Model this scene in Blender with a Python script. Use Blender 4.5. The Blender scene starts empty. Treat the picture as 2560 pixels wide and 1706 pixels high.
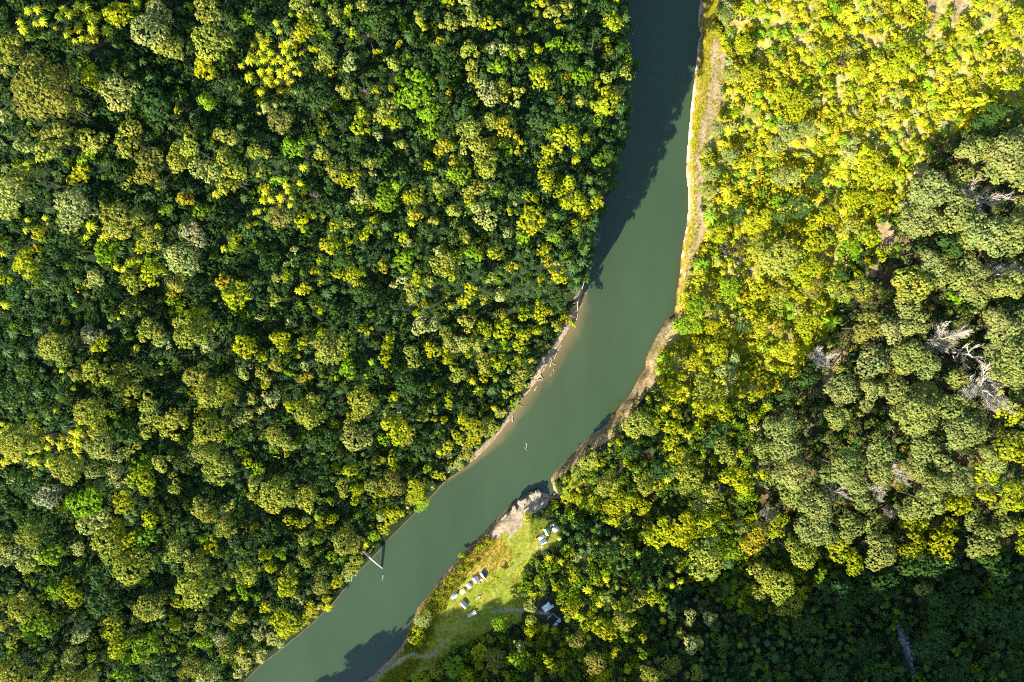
import bpy, math, random
import numpy as np
from mathutils import Vector, Matrix

# ------------------------------------------------------------------ camera, world, sun, exposure
S = bpy.context.scene
CAM_H = 270.0
cam = bpy.data.cameras.new("camera"); cam.lens = 24.0; cam.sensor_width = 36.0
cam.clip_start = 1.0; cam.clip_end = 20000.0
cam_o = bpy.data.objects.new("camera", cam); S.collection.objects.link(cam_o)
cam_o.location = (0, 0, CAM_H); cam_o.rotation_euler = (0, 0, 0)
S.camera = cam_o

SUN_EL = math.radians(30.0)
SHX, SHY = 0.60, 0.80                      # ground direction the shadows run in (to the upper right)
sun = bpy.data.lights.new("sun", 'SUN'); sun.energy = 5.0; sun.angle = math.radians(0.5)
sun.color = (1.0, 0.93, 0.76)
sun_o = bpy.data.objects.new("sun", sun); S.collection.objects.link(sun_o)
_d = Vector((SHX*math.cos(SUN_EL), SHY*math.cos(SUN_EL), -math.sin(SUN_EL)))
sun_o.rotation_euler = _d.to_track_quat('-Z', 'Y').to_euler()
sun_o.location = (-200, -260, 400)

W = bpy.data.worlds.new("World"); S.world = W; W.use_nodes = True
_nt = W.node_tree
_sky = _nt.nodes.new('ShaderNodeTexSky'); _sky.sky_type = 'NISHITA'; _sky.sun_disc = False
_sky.sun_elevation = SUN_EL; _sky.sun_rotation = math.atan2(-SHX, -SHY)
_sky.air_density = 1.0; _sky.dust_density = 0.6; _sky.ozone_density = 1.5
_bg = _nt.nodes['Background']; _nt.links.new(_sky.outputs[0], _bg.inputs[0]); _bg.inputs[1].default_value = 0.125

S.view_settings.view_transform = 'Standard'; S.view_settings.look = 'None'
S.view_settings.exposure = 1.65; S.view_settings.gamma = 1.0; S.view_settings.use_curve_mapping = False
S.render.engine = 'CYCLES'
S.cycles.max_bounces = 5; S.cycles.diffuse_bounces = 3; S.cycles.glossy_bounces = 2
S.cycles.transmission_bounces = 2; S.cycles.transparent_max_bounces = 2
S.cycles.use_denoising = False; S.cycles.pixel_filter_type = 'BLACKMAN_HARRIS'; S.cycles.filter_width = 1.1
S.cycles.use_adaptive_sampling = True; S.cycles.adaptive_threshold = 0.02

RNG = np.random.default_rng(7)
random.seed(7)

# ------------------------------------------------------------------ photograph pixels <-> world
F = 2560.0*24.0/36.0                       # focal length in pixels of the 2560 wide photograph
def unproj(px, py, z=0.0):
    s = (CAM_H - z)/F
    return (np.asarray(px, float) - 1280.0)*s, (853.0 - np.asarray(py, float))*s
def proj(x, y, z):
    s = F/(CAM_H - z)
    return 1280.0 + x*s, 853.0 - y*s

# ------------------------------------------------------------------ numpy noise and polygons
def _hash(ix, iy, seed):
    h = (ix.astype(np.int64)*374761393 + iy.astype(np.int64)*668265263 + seed*974634533) & 0xffffffff
    h = ((h ^ (h >> 13))*1274126177) & 0xffffffff
    return ((h ^ (h >> 16)) & 0xffff)/65535.0
def vnoise(x, y, seed=0):
    x = np.asarray(x, float); y = np.asarray(y, float)
    ix = np.floor(x); iy = np.floor(y); fx = x-ix; fy = y-iy
    fx = fx*fx*(3-2*fx); fy = fy*fy*(3-2*fy)
    a = _hash(ix, iy, seed); b = _hash(ix+1, iy, seed); c = _hash(ix, iy+1, seed); d = _hash(ix+1, iy+1, seed)
    return (a+(b-a)*fx) + ((c+(d-c)*fx) - (a+(b-a)*fx))*fy
def fbm(x, y, seed=0, o=3):
    v = 0; w = 0
    for i in range(o):
        v = v + vnoise(x*2**i, y*2**i, seed+i*17)*0.5**i; w += 0.5**i
    return v/w
def sstep(a, b, x):
    t = np.clip((x-a)/(b-a), 0, 1); return t*t*(3-2*t)
def pip(poly, x, y):
    x = np.asarray(x, float); y = np.asarray(y, float)
    ins = np.zeros(x.shape, bool); n = len(poly)
    for i in range(n):
        x1, y1 = poly[i]; x2, y2 = poly[(i+1) % n]
        if y1 == y2: continue
        c = ((y1 > y) != (y2 > y)) & (x < (x2-x1)*(y-y1)/(y2-y1)+x1)
        ins ^= c
    return ins
def pdist(line, x, y):
    x = np.asarray(x, float); y = np.asarray(y, float)
    best = np.full(x.shape, 1e9)
    for (x1, y1), (x2, y2) in zip(line[:-1], line[1:]):
        dx, dy = x2-x1, y2-y1
        t = np.clip(((x-x1)*dx+(y-y1)*dy)/(dx*dx+dy*dy+1e-9), 0, 1)
        best = np.minimum(best, np.hypot(x-x1-t*dx, y-y1-t*dy))
    return best
def palong(line, x, y):
    """distance and run along the line of the nearest point"""
    x = np.asarray(x, float); y = np.asarray(y, float)
    best = np.full(x.shape, 1e9); al = np.zeros(x.shape); run = 0.0
    for (x1, y1), (x2, y2) in zip(line[:-1], line[1:]):
        dx, dy = x2-x1, y2-y1; L = math.hypot(dx, dy)
        t = np.clip(((x-x1)*dx+(y-y1)*dy)/(L*L+1e-9), 0, 1)
        d = np.hypot(x-x1-t*dx, y-y1-t*dy); m = d < best
        best = np.where(m, d, best); al = np.where(m, run+t*L, al); run += L
    return best, al

# ------------------------------------------------------------------ the river, the creek and the land
LBP = [(1500,-1400),(1555,-500),(1536,-150),(1540,0),(1546,150),(1549,260),(1546,330),(1538,400),(1525,450),(1500,520),(1481,580),(1468,650),(1457,720),
       (1444,775),(1420,830),(1388,880),(1362,925),(1338,962),(1305,1000),(1278,1048),(1230,1110),(1170,1165),(1110,1205),(1060,1260),
       (1010,1310),(975,1345),(930,1395),(880,1445),(840,1500),(795,1545),(740,1592),(690,1632),(650,1662),(610,1706),(540,1790),(440,1890),(200,2100),(-900,2900)]
RBP = [(1700,-1400),(1735,-500),(1750,-150),(1752,0),(1746,45),(1746,65),(1753,86),(1746,105),(1739,180),(1729,260),(1719,370),(1716,430),(1720,470),(1720,530),(1717,565),
       (1706,620),(1698,700),(1690,745),(1688,782),(1664,803),(1640,845),(1622,880),(1614,905),(1614,922),(1598,945),(1578,985),(1545,1025),(1515,1065),
       (1470,1095),(1430,1140),(1395,1172),(1378,1196),(1384,1222),(1394,1240),(1360,1240),(1345,1226),(1322,1230),(1300,1245),(1275,1265),(1245,1295),(1215,1330),(1185,1360),
       (1150,1395),(1110,1440),(1075,1485),(1045,1520),(1030,1560),(1012,1602),(1000,1622),(975,1650),(950,1672),(930,1690),(905,1710),(850,1770),(760,1860),(560,2050),(-500,3000)]
CRP = [(1372,1226),(1400,1254),(1430,1275),(1475,1290),(1530,1302),(1590,1352),(1650,1410),(1740,1470),(1860,1545),(2000,1575),(2120,1560),(2215,1545),(2250,1600),(2285,1690),(2330,1800),(2400,2000)]
def w0(P, z=0.0):
    x, y = unproj([p[0] for p in P], [p[1] for p in P], z); return list(zip(x.tolist(), y.tolist()))
LB = w0(LBP); RB = w0(RBP); CR = w0(CRP, 3.0)
RIVER = LB + RB[::-1]

# knolls that lift a patch of fern into the light: px, py of the lit patch, height, radius
KNOLL = [(700,160,5,14),(215,60,5,14),(160,1090,5,16),(690,485,3,13),(230,600,3,13)]
KN = []
for (px, py, a, r) in KNOLL:
    x, y = unproj(px, py, 40.0); KN.append((float(x)+SHX*r*0.8, float(y)+SHY*r*0.8, a, r))

CRX = [-400,-200,-160,-141,-120,-107,-96,-88,-79,-70,-38,0,32,80,130,260,420]
CRH = [  20,  20,  22,  27,  35,  42, 46, 53, 60, 63, 65,72, 88, 100, 106,112,112]
def terrain(x, y):
    x = np.asarray(x, float); y = np.asarray(y, float)
    dl = pdist(LB, x, y); dr, al = palong(RB, x, y); dc = pdist(CR, x, y)
    wet = pip(RIVER, x, y)
    left = (dl < dr)
    # --- left side: a bluff in the north that sinks to a beach, then a long forest slope
    py = 853 - y*6.32
    bl = np.interp(py, [-200,0,200,350,500,600,660,700,735,765,795,1000,1200,1400,1706], [40,40,39,38,36,34,31,27,20,8,1.0,0.7,1.6,2.4,2.6])
    bf = np.interp(py, [-200,300,1300,1706], [36,34,3,2.6]); bl = bl+(bf-bl)*sstep(8, 75, dl)
    sl = np.interp(py, [-200,300,900,1300,1706], [0.28,0.29,0.30,0.34,0.36])
    zl = bl*(1-np.exp(-dl/np.interp(py,[600,730,790,1100,1300],[1.3,1.3,4.5,4.5,3.0]))) + sl*np.minimum(np.maximum(dl-3,0), 60) + 0.22*np.clip(dl-63, 0, 160) + 0.15*np.clip(dl-223, 0, 1500)
    zl = zl + (fbm(x/46+3.1, y/46+8.2, 5)-0.5)*11*sstep(6, 40, dl) + (fbm(x/15, y/15, 9)-0.5)*3.0*sstep(4, 16, dl)
    for (kx, ky, a, r) in KN:
        zl = zl + a*np.exp(-((x-kx)**2+(y-ky)**2)/(r*r))*sstep(4, 20, dl)
    # --- right side: a cut bank, a terrace, then a hill that faces the sun
    br = np.interp(py, [-200,600,790,960,1180,1230,1300,1706], [3.0,3.2,4.0,5.0,5.5,2.6,4.6,4.2])
    zr = br*sstep(-0.2, 1.7, dr)
    rise = np.interp(py, [-200,300,800,1150,1250,1350,1706], [0.36,0.33,0.27,0.22,0.05,0.03,0.03])
    zr = zr + 0.04*np.minimum(dr, 14) + rise*np.clip(dr-13, 0, 150) + 0.12*np.clip(dr-163, 0, 1500)
    zr = zr + (fbm(x/40+1.7, y/40+2.2, 21)-0.5)*7*sstep(16, 50, dr) + (fbm(x/13, y/13, 29)-0.5)*1.6*sstep(12, 26, dr)
    # low spur behind the meadow
    sp = np.exp(-(((x-32)/26)**2 + ((y+118)/26)**2)); zr = zr + 5.0*sp*sstep(20, 45, dr)
    # creek ravine
    cz = np.interp(x, [10, 30, 90, 150, 190], [0.4, 1.2, 5.0, 7.5, 9.0])
    south = (y < np.interp(x, [14,25,41,55,72,92,114,133,148], [-60,-66,-70,-79,-88,-97,-109,-114,-112]))
    zc = cz + np.where(south, 0.40, 0.95)*np.maximum(dc-1.6, 0)
    k = 3.0; h = np.clip(0.5+0.5*(zc-zr)/k, 0, 1); zr2 = zc + (zr-zc)*h - k*h*(1-h)
    zr = np.where(x > 8, np.maximum(zr2, np.minimum(zr, 0.35)), zr)
    z = np.where(left, zl, zr)
    d = np.minimum(dl, dr)
    z = np.where(wet, -0.25-0.22*np.minimum(d, 9), z)
    # the range south of the picture that shades the ravine, the path and the meadow edge
    ridge = np.interp(x, CRX, CRH)
    rr = ridge*sstep(-142, -192, y) + (fbm(x/14, y/14, 41)-0.5)*5*sstep(-150, -190, y)
    far = sstep(-230, -420, y)
    z = np.maximum(z, np.where(wet & (y > -188), -9, rr*(1-0.4*far)))
    return z

# ------------------------------------------------------------------ mesh helpers
def link(o, parent=None):
    S.collection.objects.link(o)
    if parent is not None: o.parent = parent
    return o
def tag(o, label=None, cat=None, group=None, kind=None):
    if label: o["label"] = label
    if cat: o["category"] = cat
    if group: o["group"] = group
    if kind: o["kind"] = kind
    return o
def empty(name, loc, rz=0.0, scale=1.0):
    o = bpy.data.objects.new(name, None); o.empty_display_size = 0.5
    o.location = loc; o.rotation_euler = (0, 0, rz); o.scale = (scale,)*3
    return link(o)
def quad_mesh(name, V, tint=None, mats=(), smooth=False):
    """V: (n,4,3) array of separate quads, tint: (n,3) colour per face"""
    n = len(V); me = bpy.data.meshes.new(name)
    me.vertices.add(n*4); me.vertices.foreach_set("co", np.ascontiguousarray(V, np.float32).ravel())
    me.loops.add(n*4); me.loops.foreach_set("vertex_index", np.arange(n*4, dtype=np.int32))
    me.polygons.add(n); me.polygons.foreach_set("loop_start", np.arange(0, n*4, 4, dtype=np.int32))
    try: me.polygons.foreach_set("loop_total", np.full(n, 4, np.int32))
    except Exception: pass
    if tint is not None:
        a = me.attributes.new("tint", 'FLOAT_COLOR', 'FACE')
        c = np.ones((n, 4), np.float32); c[:, :3] = tint; a.data.foreach_set("color", c.ravel())
    for m in mats: me.materials.append(m)
    me.update(calc_edges=True)
    return me
class MB:
    """collects verts and faces of one part"""
    def __init__(s): s.v = []; s.f = []; s.m = []; s.cur = 0
    def add(s, vs, fs):
        b = len(s.v); s.v += [tuple(p) for p in vs]; s.f += [tuple(b+i for i in f) for f in fs]; s.m += [s.cur]*len(fs)
    def box(s, c, d, rz=0.0, R=None):
        M = (R if R is not None else Matrix.Rotation(rz, 3, 'Z')); c = Vector(c)
        vs = [c + M @ Vector((sx*d[0]/2, sy*d[1]/2, sz*d[2]/2)) for sz in (-1, 1) for sy in (-1, 1) for sx in (-1, 1)]
        s.add(vs, [(0,2,3,1),(4,5,7,6),(0,1,5,4),(2,6,7,3),(0,4,6,2),(1,3,7,5)])
    def bar(s, a, b, w, h):
        a = Vector(a); b = Vector(b); q = (b-a).to_track_quat('X', 'Z').to_matrix()
        s.box((a+b)/2, ((b-a).length, w, h), R=q)
    def tube(s, pts, rad, n=7, caps=True):
        pts = [Vector(p) for p in pts]; rings = []
        for i, p in enumerate(pts):
            t = (pts[min(i+1, len(pts)-1)] - pts[max(i-1, 0)]).normalized()
            q = t.to_track_quat('Z', 'X').to_matrix()
            rings.append([p + q @ Vector((math.cos(2*math.pi*k/n)*rad[i], math.sin(2*math.pi*k/n)*rad[i], 0)) for k in range(n)])
        b = []; [b.extend(r) for r in rings]; fs = []
        for i in range(len(pts)-1):
            for k in range(n):
                fs.append((i*n+k, i*n+(k+1) % n, (i+1)*n+(k+1) % n, (i+1)*n+k))
        if caps:
            fs.append(tuple(range(n))[::-1]); fs.append(tuple((len(pts)-1)*n+k for k in range(n)))
        s.add(b, fs)
    def lathe(s, prof, n=20, c=(0, 0, 0)):
        b = []; fs = []
        for (r, z) in prof:
            for k in range(n): b.append((c[0]+r*math.cos(2*math.pi*k/n), c[1]+r*math.sin(2*math.pi*k/n), c[2]+z))
        for i in range(len(prof)-1):
            for k in range(n): fs.append((i*n+k, i*n+(k+1) % n, (i+1)*n+(k+1) % n, (i+1)*n+k))
        fs.append(tuple((len(prof)-1)*n+k for k in range(n))); fs.append(tuple(range(n))[::-1])
        s.add(b, fs)
    def build(s, name, mats, parent=None, smooth=False):
        me = bpy.data.meshes.new(name); me.from_pydata(s.v, [], s.f)
        for m in (mats if isinstance(mats, (list, tuple)) else [mats]): me.materials.append(m)
        if max(s.m+[0]) > 0: me.polygons.foreach_set("material_index", s.m)
        if smooth: me.polygons.foreach_set("use_smooth", [True]*len(me.polygons))
        me.update()
        return link(bpy.data.objects.new(name, me), parent)

# ------------------------------------------------------------------ materials
def newmat(name):
    m = bpy.data.materials.new(name); m.use_nodes = True; nt = m.node_tree; nt.nodes.clear()
    return m, nt, nt.nodes, nt.links
def foliage_mat(name, trans=0.42, spec=0.08, rough=0.6):
    m, nt, N, L = newmat(name)
    out = N.new('ShaderNodeOutputMaterial'); at = N.new('ShaderNodeAttribute'); at.attribute_name = "tint"
    oi = N.new('ShaderNodeObjectInfo'); mu = N.new('ShaderNodeMix'); mu.data_type = 'RGBA'; mu.blend_type = 'MULTIPLY'
    mu.inputs[0].default_value = 1.0
    L.new(at.outputs['Color'], mu.inputs[6]); L.new(oi.outputs['Color'], mu.inputs[7])
    pb = N.new('ShaderNodeBsdfPrincipled'); pb.inputs['Roughness'].default_value = rough
    pb.inputs['Specular IOR Level'].default_value = spec
    tr = N.new('ShaderNodeBsdfTranslucent'); mx = N.new('ShaderNodeMixShader'); mx.inputs[0].default_value = trans
    L.new(mu.outputs[2], pb.inputs['Base Color']); L.new(mu.outputs[2], tr.inputs['Color'])
    L.new(pb.outputs[0], mx.inputs[1]); L.new(tr.outputs[0], mx.inputs[2]); L.new(mx.outputs[0], out.inputs[0])
    return m
def plain_mat(name, col, rough=0.6, var=0.12, scale=3.0, metal=0.0, spec=0.4, bump=0.0, col2=None, stretch=None):
    m, nt, N, L = newmat(name)
    out = N.new('ShaderNodeOutputMaterial'); pb = N.new('ShaderNodeBsdfPrincipled')
    tc = N.new('ShaderNodeTexCoord'); no = N.new('ShaderNodeTexNoise'); no.inputs['Scale'].default_value = scale
    no.inputs['Detail'].default_value = 4.0
    src = tc.outputs['Object']
    if stretch:
        mp = N.new('ShaderNodeMapping'); mp.inputs['Scale'].default_value = stretch; L.new(src, mp.inputs[0]); src = mp.outputs[0]
    L.new(src, no.inputs['Vector'])
    mx = N.new('ShaderNodeMix'); mx.data_type = 'RGBA'
    c2 = col2 if col2 else tuple(c*(1+var*2.2) for c in col)
    mx.inputs[6].default_value = (*[c*(1-var) for c in col], 1); mx.inputs[7].default_value = (*c2, 1)
    L.new(no.outputs['Fac'], mx.inputs[0]); L.new(mx.outputs[2], pb.inputs['Base Color'])
    pb.inputs['Roughness'].default_value = rough; pb.inputs['Metallic'].default_value = metal
    pb.inputs['Specular IOR Level'].default_value = spec
    if bump:
        bu = N.new('ShaderNodeBump'); bu.inputs['Strength'].default_value = bump; L.new(no.outputs['Fac'], bu.inputs['Height']); L.new(bu.outputs[0], pb.inputs['Normal'])
    L.new(pb.outputs[0], out.inputs[0])
    return m
M_leaf = foliage_mat("leaf"); M_frond = foliage_mat("frond", 0.34, 0.12, 0.5); M_grass = foliage_mat("grass_blade", 0.25, 0.1, 0.8)
M_bark = plain_mat("bark", (0.05, 0.042, 0.030), 0.9, 0.35, 4.0, bump=0.6)
M_dead = plain_mat("bleached_wood", (0.36, 0.32, 0.25), 0.85, 0.25, 2.5, bump=0.3)
M_drift = plain_mat("driftwood", (0.33, 0.27, 0.20), 0.85, 0.3, 3.0, bump=0.4, stretch=(1, 6, 6))
M_rock = plain_mat("mudstone", (0.25, 0.205, 0.15), 0.9, 0.35, 0.9, bump=0.8)
M_stone = plain_mat("stone", (0.22, 0.23, 0.24), 0.85, 0.4, 1.2, bump=0.6)

def ground_mat():
    m, nt, N, L = newmat("ground")
    out = N.new('ShaderNodeOutputMaterial'); pb = N.new('ShaderNodeBsdfPrincipled'); at = N.new('ShaderNodeAttribute'); at.attribute_name = "gcol"
    tc = N.new('ShaderNodeTexCoord'); no = N.new('ShaderNodeTexNoise'); no.inputs['Scale'].default_value = 0.9; no.inputs['Detail'].default_value = 7.0
    L.new(tc.outputs['Object'], no.inputs['Vector'])
    mr = N.new('ShaderNodeMapRange'); mr.inputs['From Min'].default_value = 0.3; mr.inputs['From Max'].default_value = 0.7
    mr.inputs['To Min'].default_value = 0.62; mr.inputs['To Max'].default_value = 1.3; L.new(no.outputs['Fac'], mr.inputs['Value'])
    mu = N.new('ShaderNodeVectorMath'); mu.operation = 'SCALE'; L.new(at.outputs['Color'], mu.inputs[0]); L.new(mr.outputs[0], mu.inputs['Scale'])
    L.new(mu.outputs[0], pb.inputs['Base Color']); pb.inputs['Roughness'].default_value = 0.95; pb.inputs['Specular IOR Level'].default_value = 0.1
    n2 = N.new('ShaderNodeTexNoise'); n2.inputs['Scale'].default_value = 1.6; n2.inputs['Detail'].default_value = 5.0; L.new(tc.outputs['Object'], n2.inputs['Vector'])
    bu = N.new('ShaderNodeBump'); bu.inputs['Strength'].default_value = 0.5; bu.inputs['Distance'].default_value = 0.35
    L.new(n2.outputs['Fac'], bu.inputs['Height']); L.new(bu.outputs[0], pb.inputs['Normal']); L.new(pb.outputs[0], out.inputs[0])
    return m
def water_mat():
    m, nt, N, L = newmat("river_water")
    out = N.new('ShaderNodeOutputMaterial'); pb = N.new('ShaderNodeBsdfPrincipled'); at = N.new('ShaderNodeAttribute'); at.attribute_name = "gcol"
    tc = N.new('ShaderNodeTexCoord'); mp = N.new('ShaderNodeMapping'); mp.inputs['Rotation'].default_value = (0, 0, 0.6); mp.inputs['Scale'].default_value = (0.05, 0.015, 1)
    L.new(tc.outputs['Object'], mp.inputs[0])
    no = N.new('ShaderNodeTexNoise'); no.inputs['Scale'].default_value = 1.0; no.inputs['Detail'].default_value = 3.0; L.new(mp.outputs[0], no.inputs['Vector'])
    mr = N.new('ShaderNodeMapRange'); mr.inputs['To Min'].default_value = 0.72; mr.inputs['To Max'].default_value = 1.22; L.new(no.outputs['Fac'], mr.inputs['Value'])
    mu = N.new('ShaderNodeVectorMath'); mu.operation = 'SCALE'; L.new(at.outputs['Color'], mu.inputs[0]); L.new(mr.outputs[0], mu.inputs['Scale'])
    L.new(mu.outputs[0], pb.inputs['Base Color']); pb.inputs['Roughness'].default_value = 0.06; pb.inputs['IOR'].default_value = 1.42
    n2 = N.new('ShaderNodeTexNoise'); n2.inputs['Scale'].default_value = 1.1; n2.inputs['Detail'].default_value = 4.0; L.new(tc.outputs['Object'], n2.inputs['Vector'])
    bu = N.new('ShaderNodeBump'); bu.inputs['Strength'].default_value = 0.12; bu.inputs['Distance'].default_value = 0.08
    L.new(n2.outputs['Fac'], bu.inputs['Height']); L.new(bu.outputs[0], pb.inputs['Normal']); L.new(pb.outputs[0], out.inputs[0])
    return m
M_ground = ground_mat(); M_water = water_mat()

# ------------------------------------------------------------------ zones of ground cover (photograph pixels of the ground point)
Z_MEADOW = [(1300,1290),(1345,1300),(1390,1305),(1412,1335),(1400,1362),(1372,1372),(1352,1380),(1330,1400),(1312,1440),(1300,1468),(1318,1500),(1300,1560),(1230,1575),(1190,1600),(1140,1620),(1090,1665),(1040,1690),
            (985,1740),(900,1712),(960,1662),(1005,1636),(1016,1600),(1040,1560),(1052,1520),(1100,1455),(1140,1405),(1200,1350),(1250,1312)]
Z_SAND = [(1340,1232),(1372,1246),(1372,1262),(1345,1278),(1320,1292),(1298,1325),(1275,1345),(1268,1330),(1240,1350),(1222,1346),(1226,1322),(1262,1290),(1300,1255)]
Z_DRY = [(1165,1380),(1230,1340),(1265,1352),(1285,1380),(1268,1420),(1225,1430),(1180,1446),(1150,1440),(1125,1455),(1120,1425)]
Z_STRIP = [(1752,0),(1746,60),(1753,86),(1738,180),(1718,370),(1716,430),(1719,560),(1698,700),(1690,745),(1686,790),(1705,790),(1716,700),(1735,640),(1745,560),(1740,490),(1737,420),(1745,340),(1765,270),(1778,180),(1788,90),(1796,0)]
Z_TAN = [[(1784,80),(1802,84),(1815,130),(1818,180),(1808,240),(1797,290),(1778,345),(1762,352),(1756,400),(1760,470),(1752,520),(1764,570),(1762,610),(1738,640),(1722,690),(1712,712),(1712,690),(1722,640),(1735,590),(1740,545),(1738,490),(1732,440),(1738,385),(1745,330),(1757,290),(1766,240),(1776,180),(1781,120)],
         [(2295,-10),(2345,-10),(2345,40),(2325,95),(2318,92),(2330,40)],[(2385,-10),(2425,-10),(2415,30),(2395,55),(2380,60),(2380,30)],
         [(2190,560),(2215,550),(2240,570),(2245,610),(2262,620),(2255,640),(2225,630),(2200,620)],[(2165,690),(2195,640),(2205,655),(2180,700)],
         [(2110,870),(2122,885),(2090,930),(2065,975),(2050,970),(2065,930)],[(1300,1215),(1378,1200),(1384,1218)],
         [(1664,803),(1688,792),(1692,800),(1660,880),(1640,925),(1622,930),(1612,918),(1622,880)],[(1610,935),(1585,985),(1560,1035),(1535,1075),(1520,1085),(1512,1068),(1560,1010),(1596,945)],
         [(1430,1140),(1470,1095),(1515,1065),(1522,1080),(1480,1120),(1440,1150),(1405,1180),(1385,1200)]]
Z_SHORE = [(1462,720),(1452,770),(1424,832),(1392,884),(1366,930),(1342,968),(1308,1006),(1282,1050),(1240,1105),(1180,1160),(1170,1150),(1225,1095),(1268,1040),(1296,990),(1330,945),(1352,905),(1376,865),(1405,815),(1430,765),(1445,715)]
Z_YELLOW = [(1790,-200),(2800,-200),(2800,240),(2450,330),(2330,335),(2290,500),(2190,560),(2130,640),(2090,760),(2050,900),(1960,960),(1900,990),(1760,1010),(1640,1000),(1610,950),(1660,870),(1690,800),(1712,720),(1765,600),(1758,470),(1760,370),(1800,280),(1818,200),(1812,90)]
Z_KANUKA = [(2800,240),(2450,330),(2330,335),(2290,500),(2190,640),(2100,800),(1960,980),(1890,1090),(1900,1330),(2240,1390),(2500,1370),(2800,1380)]
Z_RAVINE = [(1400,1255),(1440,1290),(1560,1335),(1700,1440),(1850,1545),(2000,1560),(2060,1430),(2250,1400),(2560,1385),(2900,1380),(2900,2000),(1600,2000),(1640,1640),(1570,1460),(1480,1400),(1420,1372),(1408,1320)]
Z_STREAM = [(2232,1556),(2248,1556),(2272,1615),(2292,1668),(2288,1700),(2276,1690),(2268,1650),(2248,1605)]
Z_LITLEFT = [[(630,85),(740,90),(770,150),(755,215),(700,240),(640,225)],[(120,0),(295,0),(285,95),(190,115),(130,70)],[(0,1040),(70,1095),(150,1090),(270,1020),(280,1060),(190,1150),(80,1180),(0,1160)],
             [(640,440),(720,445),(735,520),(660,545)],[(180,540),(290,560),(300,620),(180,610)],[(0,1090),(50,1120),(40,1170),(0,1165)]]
PATH = [(905,1716),(935,1703),(957,1682),(974,1668),(996,1656),(1018,1641),(1032,1637),(1050,1640),(1068,1642),(1079,1638),(1084,1632),(1099,1622),(1117,1599),(1134,1579),(1180,1548),(1230,1505),(1262,1450),(1292,1405),(1330,1372),(1352,1362)]
PATH2 = [(1232,1527),(1280,1523),(1312,1523),(1352,1527),(1372,1530)]

def zoned(px, py, poly, j=5.0, s=0.05, seed=3):
    return pip(poly, px+(vnoise(px*s, py*s, seed)-0.5)*2*j, py+(vnoise(px*s+9, py*s+4, seed+1)-0.5)*2*j)

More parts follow.
